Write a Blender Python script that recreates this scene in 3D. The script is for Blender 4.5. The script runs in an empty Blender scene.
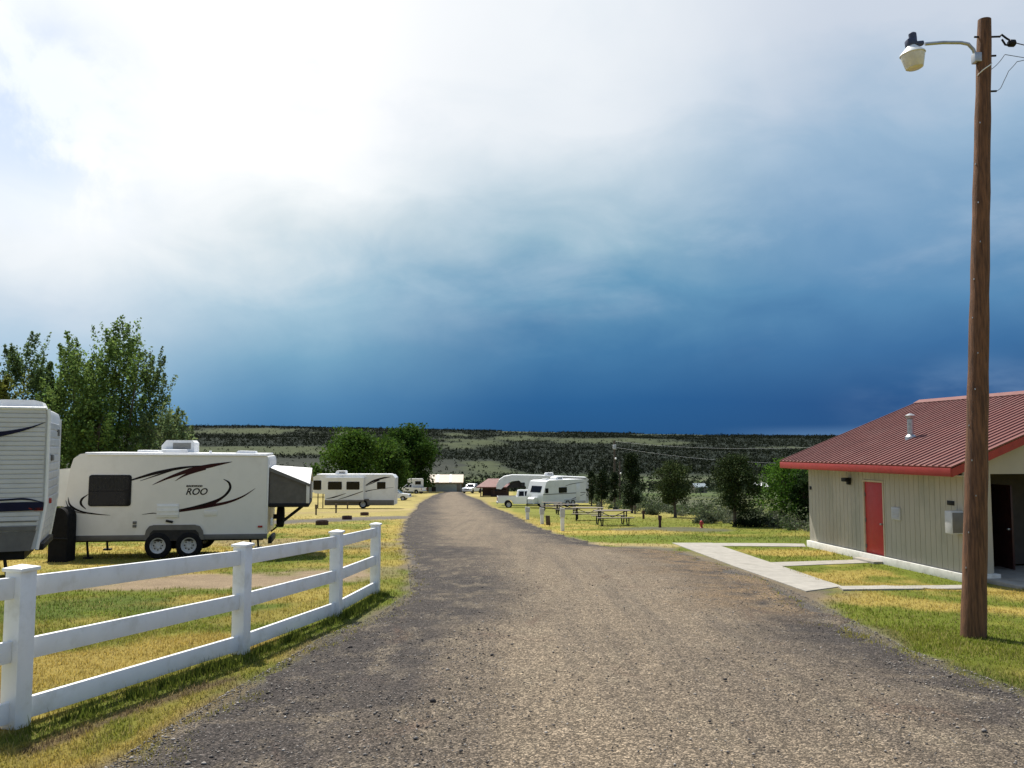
import bpy, bmesh, math, random
import numpy as np
from mathutils import Vector, Matrix

random.seed(7); rng = np.random.default_rng(11)
SC = bpy.context.scene; COL = SC.collection
PI = math.pi; R = math.radians

# ------------------------------------------------------------------ camera
FPX = 853.0; PITCH = math.atan((447-384)/FPX); EYE = 1.7
cd = bpy.data.cameras.new('camera'); cam = bpy.data.objects.new('camera', cd); COL.objects.link(cam)
cam.location = (0, 0, EYE); cam.rotation_euler = (PI/2+PITCH, 0, 0)
cd.sensor_width = 36; cd.lens = 36*FPX/1024; cd.clip_start = .05; cd.clip_end = 20000
SC.camera = cam
SC.view_settings.view_transform = 'Standard'; SC.view_settings.look = 'None'
SC.view_settings.exposure = 0.40; SC.view_settings.gamma = 1
SC.view_settings.use_curve_mapping = False

# ------------------------------------------------------------------ sun
SUN_EL = R(58); SUN_AZ = math.atan2(-.50, .87)          # azimuth from +Y, positive to +X
S_DIR = Vector((math.sin(SUN_AZ)*math.cos(SUN_EL), math.cos(SUN_AZ)*math.cos(SUN_EL), math.sin(SUN_EL)))
sd = bpy.data.lights.new('sun', 'SUN'); sun = bpy.data.objects.new('sun', sd); COL.objects.link(sun)
sd.energy = 5.0; sd.angle = R(.55); sd.color = (1.0, .955, .87)
sun.rotation_euler = S_DIR.to_track_quat('Z', 'Y').to_euler(); sun.location = (-20, 30, 60)

# ------------------------------------------------------------------ node helper
def s2l(c):
    return tuple(((v/255)/12.92 if v/255 <= .04045 else ((v/255+.055)/1.055)**2.4) for v in c)
class NT:
    def __init__(s, nt): s.nt = nt; s.n = nt.nodes; s.l = nt.links
    def new(s, t, **k):
        o = s.n.new(t)
        for a, b in k.items(): setattr(o, a, b)
        return o
    def put(s, sock, v):
        if isinstance(v, bpy.types.NodeSocket): s.l.new(v, sock)
        elif v is not None: sock.default_value = v
    def m(s, op, a, b=None, c=None, clamp=False):
        o = s.new('ShaderNodeMath', operation=op, use_clamp=clamp)
        s.put(o.inputs[0], a)
        if b is not None: s.put(o.inputs[1], b)
        if c is not None: s.put(o.inputs[2], c)
        return o.outputs[0]
    def rng(s, v, a, b, c=0., d=1., smooth=True):
        o = s.new('ShaderNodeMapRange', interpolation_type='SMOOTHSTEP' if smooth else 'LINEAR')
        s.put(o.inputs[0], v)
        for i, x in enumerate((a, b, c, d)): o.inputs[i+1].default_value = x
        return o.outputs[0]
    def mix(s, f, a, b, blend='MIX'):
        o = s.new('ShaderNodeMix', data_type='RGBA', blend_type=blend)
        s.put(o.inputs[0], f)
        for k, v in ((6, a), (7, b)):
            if isinstance(v, tuple) and len(v) == 3: v = (*v, 1)
            s.put(o.inputs[k], v)
        return o.outputs[2]
    def noise(s, vec, scale, detail=4., rough=.55, dist=0., out=0):
        o = s.new('ShaderNodeTexNoise')
        if vec is not None: s.l.new(vec, o.inputs['Vector'])
        o.inputs['Scale'].default_value = scale; o.inputs['Detail'].default_value = detail
        o.inputs['Roughness'].default_value = rough; o.inputs['Distortion'].default_value = dist
        return o.outputs[out]
    def ramp(s, f, stops):
        o = s.new('ShaderNodeValToRGB'); cr = o.color_ramp
        while len(cr.elements) < len(stops): cr.elements.new(.5)
        for e, (p, c) in zip(cr.elements, stops): e.position = p; e.color = (*c, 1)
        s.l.new(f, o.inputs[0]); return o.outputs[0]
    def map(s, vec, scale=(1, 1, 1), rot=(0, 0, 0), loc=(0, 0, 0)):
        o = s.new('ShaderNodeMapping'); s.l.new(vec, o.inputs[0])
        o.inputs[1].default_value = loc; o.inputs[2].default_value = rot; o.inputs[3].default_value = scale
        return o.outputs[0]

# ------------------------------------------------------------------ sky: Nishita behind storm cloud
W = bpy.data.worlds.new('World'); SC.world = W; W.use_nodes = True
t = NT(W.node_tree); t.n.clear()
geo = t.new('ShaderNodeTexCoord').outputs['Generated']
sx = t.new('ShaderNodeSeparateXYZ'); t.l.new(geo, sx.inputs[0])
el = t.m('MULTIPLY', t.m('ARCSINE', sx.outputs[2]), 180/PI)
az = t.m('MULTIPLY', t.m('ARCTAN2', sx.outputs[0], sx.outputs[1]), 180/PI)
n1 = t.noise(geo, 3.2, 6., .55, .3); n2 = t.noise(t.map(geo, (1, 1, 2.2), (0, .5, .3)), 6.5, 6., .52, .5)
fade = t.rng(el, 0., 12.)                                                      # far storm base is smooth
w1 = t.m('MULTIPLY', t.m('SUBTRACT', n1, .5), t.m('MULTIPLY', fade, 9.))
w2 = t.m('MULTIPLY', t.m('SUBTRACT', n2, .5), t.m('MULTIPLY', fade, 6.))
elw = t.m('ADD', el, t.m('ADD', w1, w2))
azw = t.m('ADD', az, t.m('MULTIPLY', t.m('SUBTRACT', t.noise(geo, 2.1, 5., .5, .3), .5), 10.))
f = t.m('DIVIDE', elw, 45., clamp=True)
def stops(rows):   # elevation (deg), sRGB
    return [(e/45., s2l(c)) for e, c in rows]
LFT = stops([(0, (92, 148, 192)), (4, (150, 186, 212)), (8, (200, 214, 227)), (11, (230, 236, 241)), (16, (252, 253, 255)), (20, (240, 247, 253)), (24, (246, 250, 254)), (45, (255, 255, 255))])
MDL = stops([(0, (54, 106, 152)), (3, (82, 132, 173)), (6, (116, 161, 190)), (9.5, (158, 190, 209)), (13, (212, 223, 229)), (17, (248, 250, 251)), (21, (254, 254, 255)), (45, (255, 255, 255))])
MID = stops([(0, (36, 82, 130)), (3, (43, 94, 144)), (6.5, (68, 119, 162)), (10, (102, 150, 182)), (13.5, (144, 178, 198)), (17.5, (188, 206, 218)), (22, (226, 232, 238)), (45, (250, 251, 253))])
RGT = stops([(0, (40, 80, 128)), (3, (42, 83, 133)), (6.5, (62, 109, 156)), (10, (85, 133, 174)), (14, (112, 152, 187)), (19, (148, 177, 203)), (25, (196, 206, 220)), (45, (226, 230, 238))])
cl = t.mix(t.rng(azw, -30., -15.), t.ramp(f, LFT), t.ramp(f, MDL))
cl = t.mix(t.rng(azw, -14., 2.), cl, t.ramp(f, MID))
cl = t.mix(t.rng(azw, 3., 24.), cl, t.ramp(f, RGT))
# wisps of paler cloud on the storm wall
ws = t.noise(t.map(geo, (1.2, 1.2, 2.6), (.2, .5, .1)), 4.0, 6., .55, .3)
wm = t.m('MULTIPLY', t.rng(ws, .50, .78), t.m('MULTIPLY', t.rng(el, 4., 14.), .30))
cl = t.mix(wm, cl, s2l((206, 218, 230)))
# low pale bank far right under the storm
lb = t.m('MULTIPLY', t.rng(t.noise(t.map(geo, (3, 3, 9)), 3.0, 5., .5), .36, .70), t.m('MULTIPLY', t.m('MULTIPLY', t.rng(az, 19., 29.), t.rng(el, 6.0, 3.2)), .5))
cl = t.mix(lb, cl, s2l((126, 156, 190)))
lc = t.m('MULTIPLY', t.m('MULTIPLY', t.rng(az, 12., 20.), t.rng(el, 1.5, .7)), .55)
cl = t.mix(lc, cl, s2l((96, 132, 172)))
# behind and beside the camera: broken white cloud
bk = t.mix(t.rng(t.noise(geo, 2.2, 6., .6), .42, .60), s2l((120, 162, 212)), s2l((164, 169, 178)))
aabs = t.m('ABSOLUTE', az)
cl = t.mix(t.rng(aabs, 40., 75.), cl, bk)
cl = t.mix(t.rng(el, 34., 55.), cl, bk)
sky = t.new('ShaderNodeTexSky', sky_type='NISHITA', sun_disc=False, sun_elevation=SUN_EL, sun_rotation=SUN_AZ)
b1 = t.new('ShaderNodeBackground'); t.l.new(sky.outputs[0], b1.inputs[0]); b1.inputs[1].default_value = .10
b2 = t.new('ShaderNodeBackground'); t.l.new(cl, b2.inputs[0]); b2.inputs[1].default_value = .82
# holes of clear sky at far upper left, plus a little everywhere high
hn = t.noise(geo, 5.5, 6., .6, .8)
hole = t.m('MULTIPLY', t.rng(az, -21., -30.), t.m('MULTIPLY', t.rng(el, 11., 17.), t.rng(el, 27., 21.)))
hole = t.m('MULTIPLY', hole, t.rng(hn, .38, .58))
back = t.m('MULTIPLY', t.m('MAXIMUM', t.rng(aabs, 45., 80.), t.rng(el, 38., 60.)), t.rng(n2, .56, .44))
clear = t.m('MAXIMUM', t.m('MULTIPLY', hole, .55), t.m('MULTIPLY', back, .7))
ms = t.new('ShaderNodeMixShader'); t.l.new(clear, ms.inputs[0]); t.l.new(b2.outputs[0], ms.inputs[1]); t.l.new(b1.outputs[0], ms.inputs[2])
wo = t.new('ShaderNodeOutputWorld'); t.l.new(ms.outputs[0], wo.inputs[0])
W.cycles.sampling_method = 'AUTOMATIC'

# ------------------------------------------------------------------ terrain
def hash2(ix, iy, seed):
    h = (ix.astype(np.int64)*374761393 + iy.astype(np.int64)*668265263 + seed*2147483647) & 0xffffffff
    h = ((h ^ (h >> 13))*1274126177) & 0xffffffff
    return ((h ^ (h >> 16)) & 0xffff)/65535.
def vnoise(x, y, seed=0):
    ix = np.floor(x); iy = np.floor(y); fx = x-ix; fy = y-iy
    fx = fx*fx*(3-2*fx); fy = fy*fy*(3-2*fy)
    a = hash2(ix, iy, seed); b = hash2(ix+1, iy, seed); c = hash2(ix, iy+1, seed); d = hash2(ix+1, iy+1, seed)
    return (a*(1-fx)+b*fx)*(1-fy)+(c*(1-fx)+d*fx)*fy
def fbm(x, y, oct=4, seed=0):
    s = 0; a = .5; n = 0
    for o in range(oct):
        s = s+a*vnoise(x*2**o+17.3*o, y*2**o-9.1*o, seed+o); n += a; a *= .5
    return s/n
def sst(x, a, b):
    u = np.clip((x-a)/(b-a), 0, 1); return u*u*(3-2*u)

BO = np.array((10.3, 19.6)); BA = R(8.92); BZ = -1.34      # bathhouse corner, turn and level
def blocal(x, y):
    dx = x-BO[0]; dy = y-BO[1]
    return dx*math.cos(BA)+dy*math.sin(BA), -dx*math.sin(BA)+dy*math.cos(BA)
YP = [-400, -60, 0, 90, 185, 230, 300, 450, 700, 900, 1100]
ZP = [9, 2.6, 0, -4.64, -7.9, -10.5, -14.5, -22, -30, -35, -36]
RT = [900, 1300, 1800, 2300, 3000, 3300, 3700, 12000]
PL = [482, 472, 457, 447.5, 434.5, 431, 426.5, 426.5]
PR = [482, 474, 465, 455, 443, 439.5, 436.5, 436.5]
def g(x, y):
    x = np.asarray(x, float); y = np.asarray(y, float); r = np.hypot(x, y)
    z = np.interp(y, YP, ZP)
    near = 1-sst(r, 150, 400)
    z = z+near*.10*(fbm(x*.12, y*.12, 3, 3)-.5)*sst(r, 3, 14)
    xb = 12.5+22*(1-sst(y, 28, 40))
    z = z-3.2*sst(x-xb, 0, 16)*sst(y, 22, 36)*(1-sst(y, 120, 260))
    # level pad round the bathhouse
    u, v = blocal(x, y)
    du = np.maximum(np.maximum(-u, u-9), 0); dv = np.maximum(np.maximum(-v, v-7.2), 0)
    pad = 1-sst(np.hypot(du, dv), .2, 6.5)
    z = z*(1-pad)+(BZ-.02)*pad
    # mesas
    yy = np.maximum(y, 50); px = np.clip(512+FPX*x/yy, 150, 900); w = np.clip((px-250)/520, 0, 1)
    py = np.interp(r, RT, PL)*(1-w)+np.interp(r, RT, PR)*w
    zm = EYE+(447-py)*np.maximum(y, r*.75)/FPX
    rg = fbm(x/420, y/420, 4, 21)-.5
    zm = zm+rg*26*sst(r, 1300, 2400)*(1-.85*sst(r, 3150, 3600))
    k = sst(r, 800, 1150)
    return z*(1-k)+zm*k
def gz(x, y): return float(g(x, y))
CP, SP = math.cos(PITCH), math.sin(PITCH)
def ray(px, py):
    a = (px-512)/FPX; b = (384-py)/FPX
    return Vector((a, CP-b*SP, SP+b*CP))
def at(px, py):
    """where the sight line through a photograph pixel meets the ground"""
    d = ray(px, py); lo = 1.0; step = 1.02; prev = lo
    while lo < 6000:
        if EYE+d.z*lo < gz(d.x*lo, d.y*lo): break
        prev = lo; lo *= step
    a, b = prev, lo
    for _ in range(30):
        m_ = (a+b)/2
        if EYE+d.z*m_ < gz(d.x*m_, d.y*m_): b = m_
        else: a = m_
    return Vector((d.x*b, d.y*b, gz(d.x*b, d.y*b)))
def pt(px, py, Y):
    d = ray(px, py); k = Y/d.y; return Vector((d.x*k, Y, EYE+d.z*k))
def proj(x, y, z):
    z = z-EYE; dep = y*CP+z*SP; up = -y*SP+z*CP
    return 512+FPX*x/dep, 384-FPX*up/dep

# ------------------------------------------------------------------ mesh helpers
def tag(o, label=None, cat=None, group=None, kind=None):
    for k, v in (('label', label), ('category', cat), ('group', group), ('kind', kind)):
        if v: o[k] = v
    return o
def empty(name, loc=(0, 0, 0), rz=0, label=None, cat=None, group=None):
    o = bpy.data.objects.new(name, None); COL.objects.link(o); o.empty_display_size = .3
    o.location = loc; o.rotation_euler = (0, 0, rz); return tag(o, label, cat, group)
def copy_tree(o, parent=None):
    c = o.copy(); COL.objects.link(c); c.parent = parent
    for ch in list(o.children): copy_tree(ch, c)
    return c
class MB:
    def __init__(s): s.bm = bmesh.new()
    def _add(s, b):
        bmesh.ops.recalc_face_normals(b, faces=b.faces)
        me = bpy.data.meshes.new('tmp'); b.to_mesh(me); b.free(); s.bm.from_mesh(me); bpy.data.meshes.remove(me)
        return s
    def box(s, c, d, bev=0., M=None, seg=2):
        b = bmesh.new(); bmesh.ops.create_cube(b, size=1)
        for v in b.verts: v.co = Vector((v.co.x*d[0], v.co.y*d[1], v.co.z*d[2]))
        if bev: bmesh.ops.bevel(b, geom=list(b.edges), offset=bev, segments=seg, affect='EDGES', profile=.5)
        for v in b.verts:
            if M is not None: v.co = M @ v.co
            v.co += Vector(c)
        return s._add(b)
    def prism(s, poly, axis, a0, a1, bev=0., seg=2):
        b = bmesh.new()
        def P(u, v, w): return {'y': (u, w, v), 'x': (w, u, v), 'z': (u, v, w)}[axis]
        lo = [b.verts.new(P(u, v, a0)) for u, v in poly]; hi = [b.verts.new(P(u, v, a1)) for u, v in poly]
        n = len(poly); b.faces.new(lo); b.faces.new(hi[::-1])
        for i in range(n): b.faces.new((lo[i], hi[i], hi[(i+1) % n], lo[(i+1) % n]))
        if bev: bmesh.ops.bevel(b, geom=[e for e in b.edges if e.calc_face_angle(0) > .5], offset=bev, segments=seg, affect='EDGES', profile=.5)
        return s._add(b)
    def tube(s, pts, rad, n=10, cap=True):
        pts = [Vector(p) for p in pts]; rad = [rad]*len(pts) if isinstance(rad, (int, float)) else rad
        b = bmesh.new(); rings = []; up = None
        for i, p in enumerate(pts):
            d = (pts[min(i+1, len(pts)-1)]-pts[max(i-1, 0)]).normalized()
            if up is None: up = Vector((1, 0, 0)) if abs(d.x) < .8 else Vector((0, 1, 0))
            a = (up-d*up.dot(d)).normalized(); c = d.cross(a); up = a
            rings.append([b.verts.new(p+(a*math.cos(2*PI*k/n)+c*math.sin(2*PI*k/n))*rad[i]) for k in range(n)])
        for A, B in zip(rings, rings[1:]):
            for k in range(n): b.faces.new((A[k], A[(k+1) % n], B[(k+1) % n], B[k]))
        if cap: b.faces.new(rings[0][::-1]); b.faces.new(rings[-1])
        return s._add(b)
    def lathe(s, prof, c, axis='z', n=20, closed=False):
        b = bmesh.new(); rings = []
        for r, h in prof:
            ring = []
            for k in range(n):
                a = 2*PI*k/n; u, v = r*math.cos(a), r*math.sin(a)
                ring.append(b.verts.new(Vector(c)+Vector({'z': (u, v, h), 'y': (u, h, v), 'x': (h, u, v)}[axis])))
            rings.append(ring)
        for A, B in zip(rings, rings[1:]+(rings[:1] if closed else [])):
            for k in range(n): b.faces.new((A[k], A[(k+1) % n], B[(k+1) % n], B[k]))
        if not closed: b.faces.new(rings[0][::-1]); b.faces.new(rings[-1])
        return s._add(b)
    def build(s, name, mat, parent=None, ang=35, M=None):
        if M is not None: s.bm.transform(M)
        me = bpy.data.meshes.new(name); s.bm.to_mesh(me); s.bm.free()
        me.polygons.foreach_set('use_smooth', np.ones(len(me.polygons), bool)); me.set_sharp_from_angle(angle=R(ang))
        if mat: me.materials.append(mat)
        o = bpy.data.objects.new(name, me); COL.objects.link(o); o.parent = parent
        return o
def bx(name, c, d, mat, parent, bev=.01, M=None): return MB().box(c, d, bev, M).build(name, mat, parent)
def npmesh(name, V, F, mat, parent=None, col=None, smooth=False):
    V = np.asarray(V, np.float32); F = np.asarray(F, np.int32)
    me = bpy.data.meshes.new(name); k = F.shape[1]
    me.vertices.add(len(V)); me.vertices.foreach_set('co', V.ravel())
    me.loops.add(F.size); me.loops.foreach_set('vertex_index', F.ravel())
    me.polygons.add(len(F)); me.polygons.foreach_set('loop_start', np.arange(0, F.size, k, dtype=np.int32))
    me.update(calc_edges=True)
    if smooth: me.polygons.foreach_set('use_smooth', np.ones(len(F), bool))
    if col is not None:
        a = me.color_attributes.new('Col', 'FLOAT_COLOR', 'POINT')
        a.data.foreach_set('color', np.concatenate([col, np.ones((len(col), 1))], 1).astype(np.float32).ravel())
    if mat: me.materials.append(mat)
    o = bpy.data.objects.new(name, me); COL.objects.link(o); o.parent = parent
    return o

# ------------------------------------------------------------------ materials
def mat(name, base, rough=.6, var=.12, scale=6., metal=0., bump=0., bscale=40., spec=.5, dirt=None, dscale=2.5, damt=.5, stretch=(1, 1, 1)):
    m_ = bpy.data.materials.new(name); m_.use_nodes = True; t = NT(m_.node_tree); p = t.n['Principled BSDF']
    o = t.map(t.new('ShaderNodeTexCoord').outputs['Object'], stretch)
    n = t.noise(o, scale, 5., .6)
    lo = tuple(c*(1-var) for c in base); hi = tuple(min(1, c*(1+var)) for c in base)
    c = t.mix(t.rng(n, .3, .7), lo, hi)
    if dirt: c = t.mix(t.m('MULTIPLY', t.rng(t.noise(o, dscale, 7., .65), .48, .72), damt), c, dirt)
    t.l.new(c, p.inputs['Base Color']); p.inputs['Metallic'].default_value = metal
    t.l.new(t.rng(t.noise(o, scale*2.3, 4.), .2, .8, max(.02, rough-.1), min(1, rough+.1), False), p.inputs['Roughness'])
    p.inputs['Specular IOR Level'].default_value = spec
    if bump:
        b = t.new('ShaderNodeBump'); b.inputs['Strength'].default_value = bump; b.inputs['Distance'].default_value = .01
        t.l.new(t.noise(o, bscale, 5., .6), b.inputs['Height']); t.l.new(b.outputs[0], p.inputs['Normal'])
    return m_
def attr_mat(name, rough=.9, translucent=0., amt=.25, scale=9., bump=0., bscale=60.):
    m_ = bpy.data.materials.new(name); m_.use_nodes = True; t = NT(m_.node_tree); p = t.n['Principled BSDF']
    a = t.new('ShaderNodeAttribute', attribute_name='Col').outputs[0]
    o = t.new('ShaderNodeTexCoord').outputs['Object']
    n = t.rng(t.noise(o, scale, 6., .65), .25, .75, 1-amt, 1+amt, False)
    v = t.new('ShaderNodeVectorMath', operation='SCALE'); t.l.new(a, v.inputs[0]); t.l.new(n, v.inputs[3])
    t.l.new(v.outputs[0], p.inputs['Base Color']); p.inputs['Roughness'].default_value = rough
    p.inputs['Specular IOR Level'].default_value = .06
    if translucent:
        tr = t.new('ShaderNodeBsdfTranslucent'); t.l.new(v.outputs[0], tr.inputs[0]); mx = t.new('ShaderNodeMixShader')
        mx.inputs[0].default_value = translucent; t.l.new(p.outputs[0], mx.inputs[1]); t.l.new(tr.outputs[0], mx.inputs[2])
        t.l.new(mx.outputs[0], t.n['Material Output'].inputs[0])
    if bump:
        b = t.new('ShaderNodeBump'); b.inputs['Strength'].default_value = bump; b.inputs['Distance'].default_value = .02
        t.l.new(t.noise(o, bscale, 6., .7), b.inputs['Height']); t.l.new(b.outputs[0], p.inputs['Normal'])
    return m_
M = dict(
    vinyl=mat('white_vinyl', (.86, .86, .85), .38, .03, 3., dirt=(.50, .47, .38), dscale=4., damt=.4),
    rv=mat('cream_fibreglass', (.78, .75, .70), .35, .04, 1.5, dirt=(.45, .42, .36), dscale=1.5, damt=.25),
    rvw=mat('white_fibreglass', (.78, .78, .76), .35, .04, 1.5, dirt=(.5, .47, .42), dscale=1.2, damt=.3),
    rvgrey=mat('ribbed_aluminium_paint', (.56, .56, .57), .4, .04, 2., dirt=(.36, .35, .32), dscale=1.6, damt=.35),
    white=mat('white_plastic', (.80, .80, .79), .45, .04, 5., dirt=(.55, .53, .48), dscale=4., damt=.25),
    trim=mat('grey_trim', (.125, .118, .11), .5, .12, 6., dirt=(.12, .11, .10), damt=.4),
    skirt=mat('brown_skirt', (.16, .14, .115), .5, .1, 5.),
    black=mat('black_rubber', (.011, .011, .012), .85, .25, 20., bump=.3, bscale=120., spec=.2),
    blackp=mat('black_paint', (.012, .012, .013), .5, .2, 10., spec=.18),
    decal=mat('black_decal', (.012, .008, .008), .5, .2, 4., spec=.15),
    maroon=mat('maroon_decal', (.035, .008, .008), .5, .2, 4., spec=.15),
    navy=mat('navy_decal', (.008, .009, .032), .5, .15, 4., spec=.15),
    red=mat('red_lens', (.35, .02, .015), .25, .1, 8.),
    glass=mat('dark_glass', (.006, .006, .007), .12, .2, 2., spec=.22),
    rim=mat('wheel_rim', (.55, .55, .54), .35, .08, 8., dirt=(.2, .18, .16), dscale=9., damt=.4),
    steel=mat('galvanised_steel', (.42, .43, .44), .4, .15, 14., metal=.85, dirt=(.3, .29, .27), damt=.3),
    canvas=mat('grey_canvas', (.125, .114, .10), .95, .12, 6., bump=.5, bscale=25.),
    tentroof=mat('white_tent_roof', (.82, .81, .78), .6, .04, 4., bump=.25, bscale=8.),
    metalroof=mat('maroon_roof', (.165, .052, .042), .55, .10, 1.6, spec=.3, dirt=(.22, .11, .09), dscale=1.3, damt=.45),
    fascia=mat('red_fascia', (.30, .024, .016), .5, .10, 5., dirt=(.22, .03, .02), damt=.3),
    door=mat('red_door', (.42, .020, .018), .5, .07, 3., dirt=(.30, .03, .02), damt=.3),
    brown=mat('brown_door', (.045, .012, .010), .5, .2, 5.),
    frame=mat('cream_frame', (.50, .42, .29), .6, .08, 6.),
    found=mat('white_foundation', (.70, .68, .62), .8, .08, 6., dirt=(.35, .32, .26), dscale=5., damt=.4),
    wood=mat('creosote_pole', (.150, .068, .030), .85, .45, 7., bump=.8, bscale=22., dirt=(.045, .021, .012), dscale=5., damt=.65, stretch=(6, 6, .5)),
    greywood=mat('weathered_wood', (.18, .152, .12), .85, .25, 8., bump=.5, bscale=40.),
    concrete=mat('concrete', (.33, .305, .26), .9, .12, 5., bump=.35, bscale=70., dirt=(.20, .18, .145), dscale=1.6, damt=.6),
    tin=mat('blue_grey_tin', (.26, .31, .33), .5, .1, 2., dirt=(.2, .19, .16), damt=.4),
    tanroof=mat('tan_roof', (.52, .43, .33), .5, .12, 1.5, dirt=(.36, .26, .2), damt=.4),
    bark=mat('bark', (.085, .065, .048), .9, .3, 9., bump=.8, bscale=30.),
    wire=mat('wire', (.03, .03, .032), .5, .1, 5.),
    cover=mat('black_cover', (.008, .008, .009), .8, .3, 5., spec=.15, bump=.7, bscale=9.),
    hyd=mat('red_paint', (.42, .035, .025), .45, .15, 8.),
    lampglass=mat('lamp_bowl', (.72, .67, .56), .25, .1, 12., bump=.3, bscale=40.),
    paintw=mat('white_car_paint', (.78, .79, .80), .2, .02, 3., spec=.6),
    blue=mat('navy_plastic', (.03, .04, .09), .45, .15, 9.),
    curtain=mat('grey_curtain', (.035, .034, .033), .9, .2, 20., spec=.1),
    dark=mat('dark_interior', (.02, .018, .016), .8, .2, 4.),
    greybox=mat('grey_box', (.50, .50, .50), .45, .06, 6., dirt=(.3, .29, .27), damt=.4),
)
def siding_mat(name, base, period, axis):
    """painted sheet siding; grooves themselves are modelled"""
    m_ = mat(name, base, .7, .07, 1.2, dirt=(base[0]*.60, base[1]*.66, base[2]*.64), dscale=1.1, damt=.55, stretch=(1, 1, .35), bump=.25, bscale=50.)
    return m_
M['porch'] = mat('porch_brown_with_shade', (.05, .041, .033), .75, .15, 3.)  # dark wood brown, deepened to hold the shade of the recess
M['siding'] = siding_mat('olive_beige_siding', (.41, .375, .30), .2, 'y')

# ------------------------------------------------------------------ road outline (points where its edges lie on the ground)
EL_ = [at(*p) for p in [(60, 830), (129, 768), (182, 731), (250, 690), (336, 637), (388, 615), (418, 592), (413, 566), (403, 540), (408, 520), (420, 504), (433, 496.2), (441, 493.3), (444, 492.4)]]
ER_ = [at(*p) for p in [(1120, 730), (1024, 698), (900, 652), (850, 625), (800, 599), (740, 573), (680, 552), (601, 546.5), (560, 536), (530, 525), (504, 512), (479, 500), (467, 496), (463, 493.3), (462, 492.4)]]
def edge_fn(pts):
    pts = sorted(pts, key=lambda p: p.y); ys = [p.y for p in pts]; xs = [p.x for p in pts]
    return lambda y: np.interp(y, ys, xs)
eL = edge_fn(EL_); eR = edge_fn(ER_)
YEND = min(EL_[-1].y, ER_[-1].y)
def edge_l(y): return eL(y)+.42*(fbm(y*1.6, y*0+3.1, 5, 40)-.5)*np.clip(y/8, .5, 2.)
def edge_r(y): return eR(y)+.55*(fbm(y*1.3, y*0+8.7, 5, 44)-.5)*np.clip(y/8, .5, 2.)

# ------------------------------------------------------------------ colour of the ground, storm shade on the mesas included
GRN = np.array((.125, .150, .019)); LUSH = np.array((.075, .110, .018)); DRY = np.array((.345, .262, .068)); STRAW = np.array((.36, .28, .13))
DIRT = np.array((.30, .225, .145)); GRAV = np.array((.135, .120, .105)); SAGE = np.array((.105, .115, .065)); MEAD = np.array((.060, .085, .026))
FLOOR = np.array((.009, .0155, .009)); TAN = np.array((.060, .072, .032)); GREY = np.array((.052, .054, .042)); BROWN = np.array((.10, .07, .045))  # mesa forest floor: dark juniper cover with storm-cloud shade put into the tone
zones = []       # polyline on the ground, half width (m), colour, strength
def zone(px, w, col, k=1., soft=.6): zones.append(([at(*p) for p in px], w, col, k, soft))
# lawn behind the fence
zone([(20, 612), (120, 604), (215, 606)], 1.0, LUSH, .85)
zone([(40, 640), (160, 625)], .7, GRN, .8)
zone([(40, 680), (130, 662), (220, 640)], .45, DRY, .4)
zone([(90, 690), (220, 655)], .22, GRN, .7)
zone([(190, 582), (280, 580), (345, 573)], 1.25, DIRT, 1.)
zone([(60, 586), (200, 584)], .8, DIRT, .8)
zone([(60, 556), (140, 560), (250, 566)], .9, GRN, .6)
zone([(230, 600), (330, 592)], .8, DRY, .8)
zone([(250, 620), (330, 604), (372, 585)], .45, DRY, .6)
# verge outside the fence
zone([(15, 740), (130, 700), (240, 664), (340, 622), (385, 594)], .13, (LUSH+GRN)/2, .9, 1.2)
zone([(30, 752), (120, 716), (195, 690), (235, 678)], .06, BROWN, .9, 1.2)
zone([(60, 780), (150, 738), (250, 688)], .14, DRY, .8)
zone([(380, 600), (410, 575), (405, 545)], .7, GRN, .5)
zone([(398, 562), (402, 540), (408, 520)], .9, DRY, .65)
# dry pasture and gravel spur at the campsites
zone([(285, 530), (330, 533), (400, 530)], 1.8, DRY, .8)
zone([(255, 523), (330, 520), (405, 517)], 2.0, GRAV, .95)
zone([(255, 541), (300, 545), (360, 545)], 1.5, GRAV, .5)
zone([(290, 513), (350, 512), (405, 509)], 2.2, STRAW, .7)
zone([(330, 560), (390, 556)], .9, GRN, .5)
# lawn to the right
zone([(905, 632), (960, 640), (1010, 655)], .9, GRN, .85)
zone([(860, 598), (930, 606), (1020, 612)], .55, DRY, .95)
zone([(800, 606), (850, 622), (930, 626)], .35, GRN, .5)
zone([(970, 672), (1024, 690)], .3, LUSH, .6)
zone([(760, 553), (800, 552)], .9, DRY, .9)
zone([(722, 550), (775, 561), (850, 556)], .35, GRN, .7)
zone([(800, 578), (850, 574), (880, 572)], .55, DRY, .85)
zone([(880, 564), (955, 582)], .6, GRN, 1.)
zone([(640, 538), (740, 538), (800, 538)], 2.2, (LUSH+GRN)/2, .9)
zone([(600, 523), (680, 523), (760, 527)], 2.0, GRN, .55)
zone([(500, 503), (570, 517), (660, 521), (760, 530)], 3.2, GRN, .6)
zone([(640, 529), (665, 528), (695, 530)], 1.3, GREY*1.6, .8)
zone([(520, 536), (580, 543), (660, 546)], .8, STRAW, .9)
zone([(590, 534), (640, 533)], 1.4, DRY, .6)
zone([(480, 502), (510, 514), (540, 526)], .8, DRY, .7)
zone([(640, 548), (700, 562), (780, 590)], .9, GRAV*.9, .8)
zone([(690, 552), (800, 600)], .5, DIRT*.8, .5)
def seg_dist(x, y, P):
    d = np.full(x.shape, 1e9)
    for a, b in zip(P, P[1:]):
        vx, vy = b.x-a.x, b.y-a.y; L = vx*vx+vy*vy+1e-9
        u = np.clip(((x-a.x)*vx+(y-a.y)*vy)/L, 0, 1)
        d = np.minimum(d, np.hypot(x-a.x-u*vx, y-a.y-u*vy))
    return d
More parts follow.
